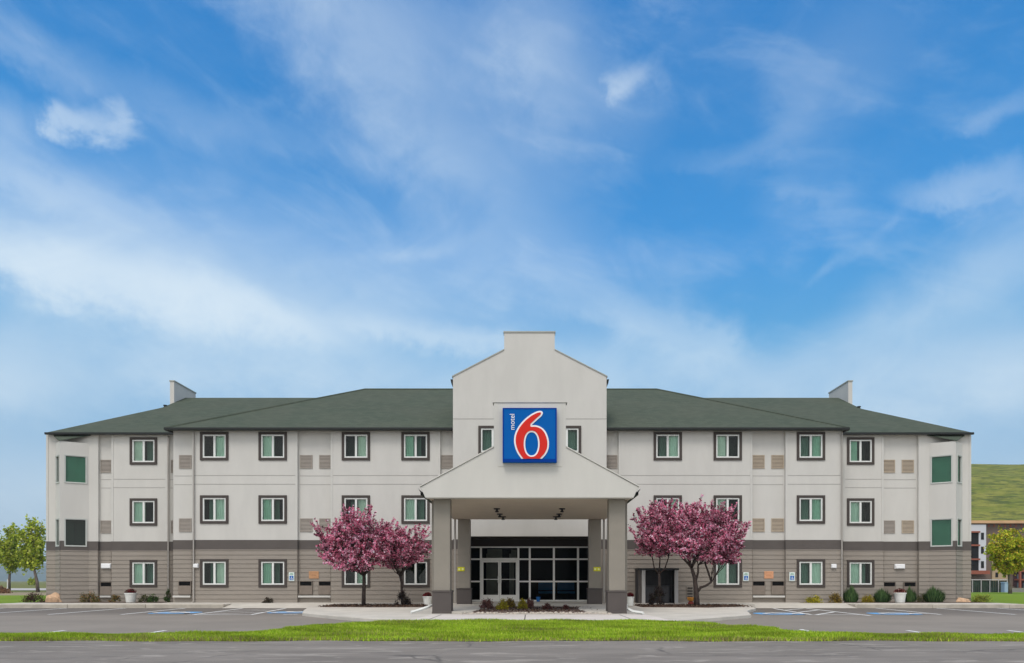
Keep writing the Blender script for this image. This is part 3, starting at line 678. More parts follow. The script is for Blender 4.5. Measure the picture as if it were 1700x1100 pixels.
# storefront
sfz0 = .16; sf = MB()
def vx(px): return PX(px, SY)
vb = [ex0, vx(798.5), vx(860.5), vx(879.5), vx(919.5), vx(959.5), ex1]
fw = .045
def vbar(x, z0, z1, w=fw): sf.box(x - w, x + w, SY - .06, SY + .05, z0, z1)
zt1 = PZ(928, SY); zt2 = PZ(965, SY)
for x in vb[1:-1]: vbar(x, sfz0, sfz1)
sf.box(ex0, ex1, SY - .055, SY + .045, sfz1 - .06, sfz1); sf.box(ex0, ex1, SY - .065, SY + .045, sfz0 - .03, sfz0 + .06)
for x0, x1 in zip(vb, vb[1:]):
    if abs(x0 - vb[1]) < 1e-6: sf.box(x0 + fw, x1 - fw, SY - .05, SY + .04, zt1 - .06, zt1 + .05); continue
    for z in (zt1, zt2): sf.box(x0 + fw, x1 - fw, SY - .05, SY + .04, z - .035, z + .035)
store = sf.build('storefront', M_ALU, motel)
g = MB(); g.quad((ex0, SY, sfz0), (vb[1], SY, sfz0), (vb[1], SY, sfz1), (ex0, SY, sfz1)); g.quad((vb[2], SY, sfz0), (ex1, SY, sfz0), (ex1, SY, sfz1), (vb[2], SY, sfz1)); g.quad((vb[1], SY, zt1), (vb[2], SY, zt1), (vb[2], SY, sfz1), (vb[1], SY, sfz1))
g.build('glazing', M_GLASSD, store)
dx0, dx1 = vb[1] + fw, vb[2] - fw; dm = (dx0 + dx1) / 2
for a0, a1, hx in ((dx0, dm - .004, dm - .07), (dm + .004, dx1, dm + .07)):
    dm_ = MB(); y0, y1 = SY - .045, SY + .01; zb_, zt__ = sfz0 + .065, zt1 - .065; w_ = .07
    dm_.box(a0, a0 + w_, y0, y1, zb_, zt__); dm_.box(a1 - w_, a1, y0, y1, zb_, zt__); dm_.box(a0 + w_, a1 - w_, y0, y1, zt__ - .08, zt__); dm_.box(a0 + w_, a1 - w_, y0, y1, zb_, zb_ + .22)
    do = dm_.build('entrance_door', mat('door_frame_pale', (.92, .92, .88), .4, .02, 5), motel)
    g = MB(); g.quad((a0 + w_, SY - .02, zb_ + .22), (a1 - w_, SY - .02, zb_ + .22), (a1 - w_, SY - .02, zt__ - .08), (a0 + w_, SY - .02, zt__ - .08)); g.build('pane', M_GLASSD, do)
    hd = MB(); hd.tube([(hx, SY - .045, 1.0), (hx, SY - .11, 1.02), (hx, SY - .11, 1.28), (hx, SY - .045, 1.30)], .018, 8); hd.box(a0 + w_, a1 - w_, SY - .06, SY - .035, 1.14, 1.17); hd.build('handle', M_ALU, do)
# lobby behind the glass
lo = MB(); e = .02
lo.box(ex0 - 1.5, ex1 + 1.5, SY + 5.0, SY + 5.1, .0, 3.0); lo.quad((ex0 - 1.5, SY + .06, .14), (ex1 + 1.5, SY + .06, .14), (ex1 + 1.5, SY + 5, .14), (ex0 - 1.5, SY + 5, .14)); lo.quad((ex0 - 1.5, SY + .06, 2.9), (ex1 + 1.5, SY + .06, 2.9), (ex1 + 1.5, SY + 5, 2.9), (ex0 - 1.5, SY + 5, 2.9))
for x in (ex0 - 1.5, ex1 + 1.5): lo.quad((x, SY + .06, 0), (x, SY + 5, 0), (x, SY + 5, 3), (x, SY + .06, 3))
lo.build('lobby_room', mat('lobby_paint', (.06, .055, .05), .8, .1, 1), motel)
lo = MB(); lo.box(vx(806), vx(824), SY + .55, SY + .62, .2, 2.35); lo.box(vx(845), vx(853), SY + .55, SY + .62, .2, 2.35); lo.box(vx(808), vx(833), SY + .5, SY + .55, zt1 + .02, sfz1 - .1); lo.box(vx(848), vx(857), SY + .5, SY + .55, zt1 + .02, sfz1 - .12)
lo.build('vestibule_partition', mat('vestibule_paint', (.62, .62, .50), .8, .05, 2), motel)
# central porch
PY = 20.6; cb0, cb1 = PX(706, PY), PX(1052, PY); ce0, ce1 = PX(698, PY), PX(1060, PY)
zb2 = PZ(826, PY); ze = PZ(808, PY); s0, s1 = PX(820, PY), PX(939.5, PY); zj = PZ(742, PY); zc2 = PZ(668, PY); CE = 3.575; PE = 28.2
m = MB(); m.slab([(cb0, zb2), (cb1, zb2), (ce1, ze), (s1, zj), (s1, zc2), (s0, zc2), (s0, zj), (ce0, ze)], PY, PY + .32)
pf = m.build('porch_front', M_WALL, motel, bevel=.01)
m = MB(); m.box(s0 - .04, s1 + .04, PY - .025, PY + .34, zc2, zc2 + .03); m.build('porch_coping', M_WALL, motel)
for (xa, za), (xb, zb) in (((ce0 - .02, ze), (s0 - .004, zj)), ((s1 + .004, zj), (ce1 + .02, ze))):
    m = MB(); m.add([(xa, PY - .03, za), (xb, PY - .03, zb), (xb, PY - .03, zb + .035), (xa, PY - .03, za + .035), (xa, PY + .35, za), (xb, PY + .35, zb), (xb, PY + .35, zb + .035), (xa, PY + .35, za + .035)], [(0, 1, 2, 3), (4, 7, 6, 5), (3, 2, 6, 7), (0, 4, 5, 1), (0, 3, 7, 4), (1, 5, 6, 2)]); m.build('porch_coping', M_CTRIM, motel)
m = MB(); m.box(s0 + .11, s1 - .11, PY - .012, PY, PZ(774, PY), zc2 - .08); m.build('sign_backing', M_WALL, motel)
m = MB(); m.box(cb0 + .02, cb1 - .02, PY + .33, PE, CE, CE + .08); m.build('porch_ceiling', M_CEIL, motel)
m = MB(); apx = zj + (0 - s0) * (zj - ze) / (s0 - ce0) - .1
for sx, xe in ((-1, ce0), (1, ce1)): m.add([(xe + sx * .05, PY + .33, ze - .12), (0, PY + .33, 4.75), (0, PE, 4.75), (xe + sx * .05, PE, ze - .12), (xe + sx * .05, PY + .33, ze - .2), (xe + sx * .05, PE, ze - .2), (0, PY + .33, 4.65), (0, PE, 4.65)], [(0, 1, 2, 3), (4, 5, 7, 6), (0, 3, 5, 4)])
m.build('porch_roof', M_ROOF, motel)
for sx, xe, xc in ((-1, ce0, cb0), (1, ce1, cb1)):
    m = MB(); m.add([(xe + sx * .10, PY + .20, ze - .02), (xe, PY + .20, ze - .18), (xc, PY + .34, CE), (xe + sx * .10, PE, ze - .02), (xe, PE, ze - .18), (xc, PE, CE)], [(0, 1, 4, 3), (1, 2, 5, 4), (0, 2, 1), (0, 3, 5, 2)]); m.build('porch_gutter', M_FASC, motel)
for sx in (-1, 1):
    for y in (20.95, 28.0):
        w = .245; cx_ = sx * 2.64; m = MB(); m.box(cx_ - w, cx_ + w, y, y + 2 * w, .79, CE - .003 if y > 22 else CE - .003)
        col = m.build('porch_column', M_COL, motel, bevel=.012)
        m = MB(); w2 = .285; m.box(cx_ - w2, cx_ + w2, y - .04, y + 2 * w + .04, .085, .74); m.box(cx_ - w2 - .015, cx_ + w2 + .015, y - .055, y + 2 * w + .055, .74, .79); m.box(cx_ - w2 - .01, cx_ + w2 + .01, y - .05, y + 2 * w + .05, .083, .16)
        m.build('column_base', M_COLB, col, bevel=.008)
    m = MB(); xo = sx * 2.98; m.box(xo - .045, xo + .045, 21.52, 21.60, .30, 3.62); m.build('downpipe', M_COL, motel, bevel=.01)
    m = MB(); m.tube([(xo - sx * .01, 21.3, .34), (xo, 21.1, .24), (xo + sx * .12, 20.7, .17), (xo + sx * .34, 20.3, .145)] if sx > 0 else [(xo, 21.3, .34), (xo - .12, 21.0, .28), (xo - .38, 20.7, .19), (xo - .52, 20.55, .155)], [.04, .045, .045, .045], 4)
    m.build('spout', M_WHITE, motel)
    m = MB(); m.box(sx * 3.02 - .04, sx * 3.02 + .04, 28.2, 28.28, .2, 3.6); m.build('downpipe', M_PIPE, motel, bevel=.01)
# facade downpipes
for px_, y in ((322, 29.96), (1397, 29.96), (280, 31.05)):
    x = PX(px_, y); m = MB(); m.box(x - .026, x + .026, y - .06, y - .012, .2, 7.5); m.box(x - .026, x + .026, y - .16, y - .08, .13, .2); m.build('downpipe', M_PIPE, motel, bevel=.01)
# vents
for px_, tan in ((305.5, 0), (507, 0), (539, 0), (742, 0), (1015, 0), (1260.5, 1), (1292.5, 1)):
    for pz, r_ in ((765.5, 0), (871, 1)):
        if pz > 800 and 700 < px_ < 1100: continue
        put_vent(PX(px_, 30), 30.13, PZ(pz, 30), bool(tan))
for px_, tan in ((174.5, 0), (291.5, 0), (1478, 1), (1509.5, 1)):
    for pz in (773, 874): put_vent(PX(px_, 31.1), 31.23, PZ(pz, 31.1), bool(tan) and not (px_ == 1478 and pz > 800))
led = MB()
for a_, b_, Y in ((295, 316, 30), (497, 517, 30), (528, 549, 30), (1250, 1271, 30), (1282, 1303, 30)): put_unit(PX((a_ + b_) / 2, Y), Y + .13, PZ(965, Y))
for c_ in (175, 1478, 1512): put_unit(PX(c_, 31.1), 31.23, PZ(966.5, 31.1))
for a_, b_, Y in ((287, 316, 30), (495, 549, 30), (1250, 1303, 30), (166, 184, 31.1)):
    led.box(PX(a_, Y), PX(b_, Y), Y - .02, Y + .12, PZ(991.5, Y), PZ(988.5, Y))
led.build('vent_ledge', M_CTRIM, motel)
wall.build('wall', [M_WALL, M_CTRIM, mat('wall_joint', (.33, .315, .295), .9)], motel); band.build('wall_band', M_BAND, motel); side.build('siding', M_SIDE, motel)
# main roofs
ez = 7.61; hipz = 11.1
def roof(name, corners, ridge):
    """hip roof: corners fl, fr, br, bl ; ridge l, r (+ optional mid points)"""
m = MB(); cl, cr_ = XL - .13, XR + .12; rl, rr = (-8.63, 36.4), (6.65, 36.4)
m.add([(cl, 29.7, ez), (cr_, 29.7, ez), (rr[0], 36.4, hipz), (rl[0], 36.4, hipz), (cl, 43.1, ez), (cr_, 43.1, ez)], [(0, 1, 2, 3), (1, 5, 2), (4, 0, 3), (5, 4, 3, 2)])
m.box(cl, cr_, 29.75, 29.95, ez - .06, ez - .012)
m.build('roof', M_ROOF, motel)
def caps(lines):
    for ln in lines: c = MB(); c.tube(ln, .055, 6); c.build('ridge_cap', M_ROOF, motel)
caps([((cl, 29.7, ez), (rl[0], 36.4, hipz)), ((cr_, 29.7, ez), (rr[0], 36.4, hipz)), ((rl[0], 36.4, hipz), (-3.3, 36.4, hipz)), ((3.3, 36.4, hipz), (rr[0], 36.4, hipz))])
m = MB(); ez2 = 7.665; el_, er_ = PX(75, 30.9), PX(1616, 30.9); rz_ = 11.165; sl_ = (rz_ - ez2) / (38.3 - 30.9)
PLx, PRx = -18.95, 17.0
PL = (PLx, 35.9, ez2 + sl_ * 5.0); PR = (PRx, 35.6, ez2 + sl_ * 4.7); PLb = (PLx, 40.7, PL[2]); PRb = (PRx, 41.0, PR[2])
m.add([(el_, 30.9, ez2), (er_, 30.9, ez2), PR, (PRx, 38.3, rz_), (PLx, 38.3, rz_), PL, (el_, 45.7, ez2), (er_, 45.7, ez2), PRb, PLb],
      [(0, 1, 2, 3, 4, 5), (1, 7, 8, 2), (6, 0, 5, 9), (7, 6, 9, 4, 3, 8), (2, 8, 3), (5, 4, 9)])
m.build('roof', M_ROOF, motel)
for x0, x1, y in ((cl - .02, cr_ + .02, 29.62), (el_, XL - .02, 30.84), (XR + .02, er_, 30.84)):
    z = ez if y < 30 else ez2
    m = MB(); m.box(x0, x1, y, y + .09, z - .085, z + .012); m.build('gutter', M_FASC, motel, bevel=.008)
    m = MB(); m.quad((x0, y + .09, z - .03), (x1, y + .09, z - .03), (x1, y + .5, z - .03), (x0, y + .5, z - .03)); m.build('eave_soffit', M_CTRIM, motel)
m = MB()
for x in (cl - .02, cr_ - .07): m.box(x, x + .09, 29.71, 31.0, ez - .10, ez + .0)
m.build('gutter_return', M_FASC, motel)
for x, sx in ((PRx, 1), (PLx, -1)):
    m = MB(); m.box(min(x, x + sx * .22), max(x, x + sx * .22), 37.1, 39.5, 9.0, 11.72); m.build('side_parapet', M_WALL, motel)
    m = MB(); m.box(min(x - sx * .03, x + sx * .25), max(x - sx * .03, x + sx * .25), 37.07, 39.53, 11.72, 11.78); m.build('coping', MT['coping_metal'], motel)

for p, sx in ((PL, -1), (PR, 1)):
    m = MB(); m.lathe([(.07, p[2] - .15), (.07, p[2] + .16), (.10, p[2] + .17), (.10, p[2] + .20)], p[0], p[1] + .3, 10); m.build('roof_vent', M_FASC, motel)
# ---------------- the sign ----------------
sg = empty('wall_sign', (PX(879, 20.5), 20.5, PZ(768, 20.5)), label='square blue motel sign with a big red number 6 on the porch gable', cat='sign')
SCL = 20.48 / F
def sxz(zx, zy, y=-.0):  # zoomed-sign pixel -> local metres
    px_ = 820 + zx / 9.1667; py_ = 660 + zy / 9.1667
    return ((px_ - 879) * SCL, (768 - py_) * SCL)
x0, z1 = sxz(133, 165); x1, z0 = sxz(955, 988)
m = MB(); m.box(x0, x1, -.10, .095, z0, z1); m.build('panel', mat('sign_blue', (.003, .104, .39), .75, .02, 3, spec=.05), sg, bevel=.01)
m = MB(); xa, za = sxz(133, 940); m.box(x0 + .003, x1 - .003, -.112, -.1, z0 + .003, za); m.box(x0 + .003, x1 - .003, -.108, -.1, z1 - .035, z1 - .003); m.box(x0 + .003, x0 + .04, -.108, -.1, za, z1 - .035); m.box(x1 - .04, x1 - .003, -.108, -.1, za, z1 - .035); m.build('panel_edge', mat('sign_navy', (.002, .04, .26), .7, spec=.05), sg)
def cr_spline(P, closed=False, n=10):
    out = []; L = len(P)
    for i in range(L if closed else L - 1):
        p = [P[(i + k) % L] if closed else P[min(max(i + k, 0), L - 1)] for k in (-1, 0, 1, 2)]
        for j in range(n):
            t = j / n
            out.append(tuple(.5 * ((2 * p[1][c]) + (-p[0][c] + p[2][c]) * t + (2 * p[0][c] - 5 * p[1][c] + 4 * p[2][c] - p[3][c]) * t * t + (-p[0][c] + 3 * p[1][c] - 3 * p[2][c] + p[3][c]) * t ** 3) for c in (0, 1)))
    if not closed: out.append(P[-1])
    return out
outerL = [(418, 938), (360, 855), (322, 760), (307, 660), (322, 560), (372, 455), (450, 358), (540, 282), (620, 235), (690, 213), (732, 222), (742, 252), (722, 292), (668, 340), (608, 395), (570, 432)]
outerR = [(570, 432), (640, 432), (715, 458), (775, 512), (815, 590), (836, 685), (828, 785), (790, 870), (730, 938)]
def outline(inset):
    a_ = cr_spline(outerL, n=8); b_ = cr_spline(outerR, n=8); pts = a_ + b_[1:]
    if not inset: return pts
    res = []
    n = len(pts)
    for i in range(n):
        p = Vector(pts[i]); q0 = Vector(pts[max(i - 1, 0)]); q1 = Vector(pts[min(i + 1, n - 1)])
        d = (q1 - q0).normalized(); nn = Vector((-d.y, d.x))      # clockwise on screen -> inward
        r = p + nn * inset
        if i in (0, n - 1): r = Vector((p.x + (inset * 1.25 if i == 0 else -inset * 1.25), p.y))
        res.append((r.x, min(r.y, 938)))
    return res
def ell(rx, ry, cx=574, cy=712, n=40): return [(cx + rx * math.copysign(abs(math.cos(t)) ** .88, math.cos(t)), cy + ry * math.copysign(abs(math.sin(t)) ** .95, math.sin(t))) for t in [2 * math.pi * i / n for i in range(n)]]
def shape_mesh(name, loops, y0, depth, m, parent):
    cu = bpy.data.curves.new(name, 'CURVE'); cu.dimensions = '2D'; cu.fill_mode = 'BOTH'; cu.extrude = depth / 2
    for L in loops:
        sp = cu.splines.new('POLY'); sp.points.add(len(L) - 1)
        for i, (x, z) in enumerate(L): sp.points[i].co = (x, z, 0, 1)
        sp.use_cyclic_u = True
    tmp = bpy.data.objects.new(name, cu); C.objects.link(tmp); bpy.context.view_layer.update()
    me = bpy.data.meshes.new_from_object(tmp.evaluated_get(bpy.context.evaluated_depsgraph_get())); bpy.data.objects.remove(tmp)
    me.materials.clear(); me.materials.append(m); me.name = name
    o = bpy.data.objects.new(name, me); C.objects.link(o); o.parent = parent; o.rotation_euler = (math.radians(90), 0, 0); o.location = (0, y0, 0); return o
def SX(L): return [sxz(*p) for p in L]
shape_mesh('numeral_outline', [SX(outline(0)), SX(ell(98, 176))], -.114, .012, mat('sign_white', (.80, .80, .82), .4), sg)
shape_mesh('numeral', [SX(outline(25)), SX(ell(121, 199))], -.128, .012, mat('sign_red', (.62, .032, .024), .8, spec=.05), sg)
def text_mesh(name, body, size, loc, rot, m, parent, depth=.003):
    cu = bpy.data.curves.new(name, 'FONT'); cu.body = body; cu.size = size; cu.extrude = depth; cu.align_x = 'CENTER'; cu.align_y = 'CENTER'
    tmp = bpy.data.objects.new(name, cu); C.objects.link(tmp); bpy.context.view_layer.update()
    me = bpy.data.meshes.new_from_object(tmp.evaluated_get(bpy.context.evaluated_depsgraph_get())); bpy.data.objects.remove(tmp)
    me.materials.clear(); me.materials.append(m); o = bpy.data.objects.new(name, me); C.objects.link(o)
    o.parent = parent; o.location = loc; o.rotation_euler = rot; return o
tx, tz = sxz(282, 378)
tm = text_mesh('lettering', 'motel', .205, (tx, -.106, tz), (0, 0, 0), MT['sign_white'], sg)
tm.matrix_local = Matrix.Translation((tx, -.106, tz)) @ Matrix.Rotation(math.radians(-90), 4, 'Y') @ Matrix.Rotation(math.radians(90), 4, 'X')

# ---------------- wall mounted things ----------------
def wall_box(name, px0, px1, py0, py1, Y, yf, label, cat, m, dep=.05, lens=True):
    x0, x1, z0, z1 = PX(px0, Y), PX(px1, Y), PZ(py1, Y), PZ(py0, Y); r = empty(name, ((x0 + x1) / 2, yf, z0), label=label, cat=cat)
    w = (x1 - x0) / 2; h = z1 - z0; b = MB(); b.box(-w, w, -dep * .5, 0, 0, h); b.build('backplate', m, r, bevel=.005)
    b = MB(); b.box(-w * .9, w * .9, -dep, -dep * .5, h * .1, h * .9); b.build('cover', m, r, bevel=.015); return r
M_LAMPW = mat('lamp_white', (.80, .80, .80), .4)
wall_box('wall_lamp', 166.5, 183.5, 935, 943.5, 31.1, 31.2, 'white rectangular wall lamp left of the farthest left ground floor window', 'wall lamp', M_LAMPW, .1)
wall_box('wall_lamp', 1486.5, 1503.5, 936, 944, 31.1, 31.2, 'white rectangular wall lamp above the red flower planter at the right end', 'wall lamp', M_LAMPW, .1)
wall_box('wall_lamp', 322, 330.5, 935.5, 942.5, 30, 29.97, 'small white square wall lamp beside the downpipe on the left wing', 'wall lamp', M_LAMPW, .09)
wall_box('wall_lamp', 1379, 1387.5, 936, 943, 30, 29.97, 'small white square wall lamp right of the rightmost central ground floor window', 'wall lamp', M_LAMPW, .09)
def access_sign(pxc, label):
    x, z = PX(pxc, 29.95), PZ(957, 29.95); r = empty('parking_sign', (x, 29.955, z), label=label, cat='sign', group='accessible parking signs on the wall')
    b = MB(); b.box(-.12, .12, -.012, .012, -.19, .19); b.build('panel', mat('sign_pale', (.66, .74, .70), .5), r, bevel=.006)
    b = MB(); b.box(-.085, .085, -.015, -.012, -.15, .04); b.build('blue_square', mat('sign_blue2', (.02, .13, .42), .5), r)
    b = MB()
    for k, poly in enumerate(wheelchair(1, 0)): b.quad(*[(p_ * .14, -.0165 - .0002 * k, -.13 + q_ * .15) for p_, q_ in poly])
    b.build('pictogram', MT['sign_white'], r)
    b = MB(); b.box(-.08, .08, -.015, -.012, .08, .10); b.box(-.06, .06, -.015, -.012, .125, .145); b.build('text_line', mat('sign_green', (.05, .25, .15), .5), r)
access_sign(484, 'pale sign with blue wheelchair square, left of the heater covers by the left pink tree')
access_sign(1238.5, 'pale sign with blue wheelchair square beside the window under the right pink tree')
access_sign(1315, 'pale sign with blue wheelchair square, rightmost of the three on the wall')
def rectangle(px0, px1, colr, label):  # thin orange panel with darker bars on its face
    x0, x1 = PX(px0, 30.1), PX(px1, 30.1); z0, z1 = PZ(960, 30.1), PZ(948, 30.1); r = empty('notice_board', ((x0 + x1) / 2, 30.115, z0), label=label, cat='sign')
    w = (x1 - x0) / 2; h = z1 - z0; b = MB(); b.box(-w, w, -.02, 0, 0, h); b.build('panel', mat('notice_' + str(px0), colr, .7, .12, 6), r)
    b = MB()
    for i in range(4): b.box(-w * (.8 - .1 * (i % 2)), w * (.75 - .2 * (i % 3)), -.023, -.02, h * (.18 + .2 * i), h * (.24 + .2 * i))
    b.build('text_line', mat('notice_ink' + str(px0), tuple(c * .75 for c in colr), .7), r)
rectangle(513, 529, (.50, .27, .14), 'faded orange notice above the two heater covers left of the left pink tree')
rectangle(1269, 1284, (.62, .31, .17), 'orange notice above the two heater covers right of the right pink tree')
for px_, lb_ in ((765.3, 'small yellow plate with two pale spots on the left rear porch column'), (991.3, 'small yellow plate with two pale spots on the right rear porch column')):
    x = PX(px_, 27.95); z = PZ(944.5, 27.95); r = empty('column_plate', (x, 27.995, z), label=lb_, cat='sign')
    b = MB(); b.box(-.14, .14, -.02, .0, -.085, .085); b.build('panel', mat('plate_yellow', (.62, .60, .01), .5), r, bevel=.03)
    b = MB()
    for cx_ in (-.075, .065): b.add([(cx_ + .042 * math.cos(t), -.022, .042 * math.sin(t)) for t in [2 * math.pi * i / 12 for i in range(12)]], [tuple(range(12))])
    b.build('marking', mat('plate_pale', (.80, .82, .35), .5), r)
# downlights in the porch ceiling
k = 0
for sx, side_w in ((-1, 'left'), (1, 'right')):
    for j, (Y, xx) in enumerate(((23.9, 1.12), (25.8, 1.10), (26.9, 1.02))):
        r = empty('ceiling_light', (sx * xx, Y, CE), label='dark round porch ceiling fitting, %s of the three on the %s side' % (('front', 'middle', 'rear')[j], side_w), cat='ceiling light', group='ceiling fittings under the porch')
        b = MB(); b.lathe([(.11, 0), (.11, -.03), (.08, -.04)], n=16); b.build('rim', M_METAL, r)
        b = MB(); b.lathe([(.03, -.03), (.035, -.07), (.06, -.09), (.065, -.13), (.055, -.13), (.02, -.10)], n=16); b.build('lamp_head', M_METAL, r)

# ---------------- blossom trees ----------------
PINK = [(.86, .32, .46, 4), (.68, .17, .29, 4), (.90, .56, .67, 3.4), (.28, .045, .10, 2), (.12, .022, .04, 1.8), (.09, .035, .03, 1.4)]
def limb_curve(p, q, rng, sag=.15, n=6):
    p = np.array(p, float); q = np.array(q, float); L = np.linalg.norm(q - p); out = []
    off = rng.normal(size=3) * sag * L
    for i in range(n + 1):
        t = i / n; out.append(p + (q - p) * t + off * math.sin(t * math.pi) * .5 + rng.normal(size=3) * .012 * L * (0 < i < n))
    return out
def blossom_tree(label, base, forks, crowns, seed, ntw, spikes=1.0, tr=.09, extra=(), group='pink blossom trees by the porch'):
    """forks: list of polylines from the base (x,z offsets) ; crowns: (dx, dz, dy, rx, rz, ry, weight)"""
    rng = np.random.default_rng(seed); root = empty('crabapple_tree', base, label=label, cat='tree', group=group)
    tm = MB(); ends = []
    for (pts, r0, r1) in forks:
        n = len(pts); tm.tube([(p[0], p[2] if len(p) > 2 else 0, p[1]) for p in pts], list(np.linspace(r0, r1, n)), 8); ends.append(np.array([pts[-1][0], pts[-1][2] if len(pts[-1]) > 2 else 0, pts[-1][1]]))
    tm.build('trunk', M_BARK, root, smooth=True)
    br = MB(); P = []; TB_ = []; wts = np.array([c[6] for c in crowns]); wts = wts / wts.sum()
    hubs = []
    for c in crowns:
        cc = np.array([c[0], c[2], c[1]])
        e_ = min(ends, key=lambda q: np.linalg.norm(q - cc + np.array([0, 0, c[4]])))
        for _ in range(7):
            dv = rng.normal(size=3); dv /= np.linalg.norm(dv); tgt = cc + dv * np.array([c[3], c[5], c[4]]) * .5
            cv = limb_curve(e_, tgt, rng, .18); br.tube(cv, list(np.linspace(.020, .009, len(cv))), 5); hubs.append((c, tgt, e_))
    for _ in range(ntw):
        c, h, e_ = hubs[rng.integers(len(hubs))] if rng.random() < .5 else hubs[min(len(hubs) - 1, int(rng.choice(len(crowns), p=wts) * 7 + rng.integers(7)))]
        cc = np.array([c[0], c[2], c[1]]); R = np.array([c[3], c[5], c[4]])
        dv = rng.normal(size=3); dv /= np.linalg.norm(dv); 
        if dv[2] < -.45: dv[2] *= .6
        ext = rng.uniform(.72, 1.06)
        spike = rng.random() < .42 * spikes and dv[2] > -.1
        if spike: ext *= rng.uniform(1.08, 1.45)
        end = cc + dv * R * ext; st = h + (end - h) * rng.uniform(0, .25)
        cv = np.array(limb_curve(st, end, rng, .12, 7)); 
        cv[:, 2] += np.linspace(0, 1, 8) ** 2 * (.10 if dv[2] > -.2 else -.02)
        br.tube(cv, list(np.linspace(.010, .004, 8)), 3)
        L = np.linalg.norm(np.diff(cv, axis=0), axis=1).sum(); m_ = int(L / .013)
        t = rng.uniform(.22 if not spike else .3, 1.0, m_); idx = t * 7; i0 = np.minimum(idx.astype(int), 6); f = (idx - i0)[:, None]
        q = cv[i0] * (1 - f) + cv[i0 + 1] * f; wd = .046 * (1.2 - t * .75)[:, None]; q = q + rng.normal(size=q.shape) * wd
        if rng.random() < .86: P.append(q); TB_.append(np.full(len(q), rng.choice([.5, .8, 1.05, 1.3], p=[.2, .25, .3, .25])))
    for _ in range(int(ntw * .16 * spikes)):     # straight upright shoots above the crown
        c = crowns[int(rng.choice(len(crowns), p=wts))]; th = rng.uniform(-1, 1); R = np.array([c[3], c[5], c[4]])
        st = np.array([c[0], c[2], c[1]]) + R * np.array([th * .85, rng.uniform(-.6, .6), .75 * math.sqrt(1 - th * th * .7)])
        L = rng.uniform(.25, .55); dv = np.array([th * .55 + rng.normal() * .12, rng.normal() * .15, 1.0]); end = st + dv * L
        cv = np.array(limb_curve(st - dv * .25, end, rng, .05, 7)); br.tube(cv, list(np.linspace(.010, .004, 8)), 3)
        m_ = int(L / .006); t = rng.uniform(0, 1, m_) ** .9; idx = t * 7; i0 = np.minimum(idx.astype(int), 6); f = (idx - i0)[:, None]
        q = cv[i0] * (1 - f) + cv[i0 + 1] * f + rng.normal(size=(m_, 3)) * .024; P.append(q); TB_.append(np.full(m_, rng.uniform(.6, 1.1)))
    br.build('branches', M_BARK, root)
    P = np.concatenate(P); n = len(P); V, Fc = leaf_quads(P, .070, rng, .8)
    # whole clusters lean light or dark: flowers grow in bunches
    cl = np.sin(P[:, 0] * 7.3 + P[:, 2] * 5.1 + seed) * np.sin(P[:, 1] * 6.1 - P[:, 2] * 8.7) + np.sin(P[:, 2] * 13 + P[:, 0] * 11) * .5
    c = pick(rng, PINK, n, .2); lg = cl > .35; c[lg] = pick(rng, PINK[:3], int(lg.sum()), .2); dk = cl < -.7; c[dk] = pick(rng, PINK[1:2] + PINK[3:], int(dk.sum()), .2)
    c = np.clip(c * np.concatenate(TB_)[:, None], 0, .9)
    cloud_mesh('crown', V, Fc, c, M_PETAL, root); print('blossoms', n)
    return root
Yt = 27.4; q_ = Yt / F
def R3(px, py, Y, bx, bz): return (PX(px, Y) - bx, PZ(py, Y) - bz)
def tree_px(label, bpx, Y, forks, crowns, seed, ntw, **k):
    bx, bz = PX(bpx, Y), .13
    fk = [([(*R3(a[0], a[1], Y, bx, bz), a[2] if len(a) > 2 else 0) for a in pts], r0, r1) for pts, r0, r1 in forks]
    cr_ = []
    for (px, py, wx, wy, dy, wt_) in crowns:
        x, z = R3(px, py, Y, bx, bz); cr_.append((x, z, dy, wx * Y / F, wy * Y / F, wx * Y / F * .85, wt_))
    return blossom_tree(label, (bx, Y, bz), fk, cr_, seed, ntw, **k)
tree_px('larger, straight trunked one of the two pink blossom trees left of the porch', 603.5, 27.0,
    [([(603.5, 1006), (604, 985), (604.5, 965), (604, 955)], .085, .06), ([(604, 957), (598, 946), (590, 930, -.2), (580, 912, -.3)], .045, .025), ([(604, 957), (611, 944), (622, 930, .2), (628, 915, .2)], .045, .025), ([(604, 956), (606, 935, -.4), (605, 905, -.5)], .04, .02)],
    [(572, 905, 46, 38, 0, 3), (596, 880, 42, 32, -.2, 2), (622, 908, 42, 38, .2, 2), (556, 915, 30, 24, .1, 1.2), (598, 933, 54, 27, -.4, 2), (560, 925, 34, 24, .1, 1)], 11, 430)
tree_px('pink blossom tree with a thin crown, between the larger left blossom tree and the porch', 668, 27.9,
    [([(668, 1003), (667, 985), (667, 968), (664, 955)], .055, .045), ([(664, 956), (655, 940), (648, 925)], .04, .025), ([(665, 957), (675, 940), (684, 925)], .04, .025)],
    [(655, 908, 38, 30, 0, 2), (683, 915, 33, 33, .1, 2), (662, 932, 34, 20, -.2, 1.2)], 12, 230)
tree_px('pink blossom tree with its crown over the dark wall shelter, right of the porch', 1096, 27.9,
    [([(1096, 1003), (1095, 985), (1095, 965), (1094, 952)], .06, .05), ([(1094, 953), (1086, 942), (1083, 925)], .035, .02), ([(1094, 953), (1095, 940), (1096, 920)], .04, .02), ([(1094, 953), (1104, 943), (1110, 925)], .035, .02)],
    [(1090, 885, 34, 36, 0, 2.4), (1080, 905, 27, 27, .2, 1.2), (1108, 878, 36, 38, -.1, 2), (1098, 912, 34, 20, -.2, 1)], 13, 330, spikes=1.3)
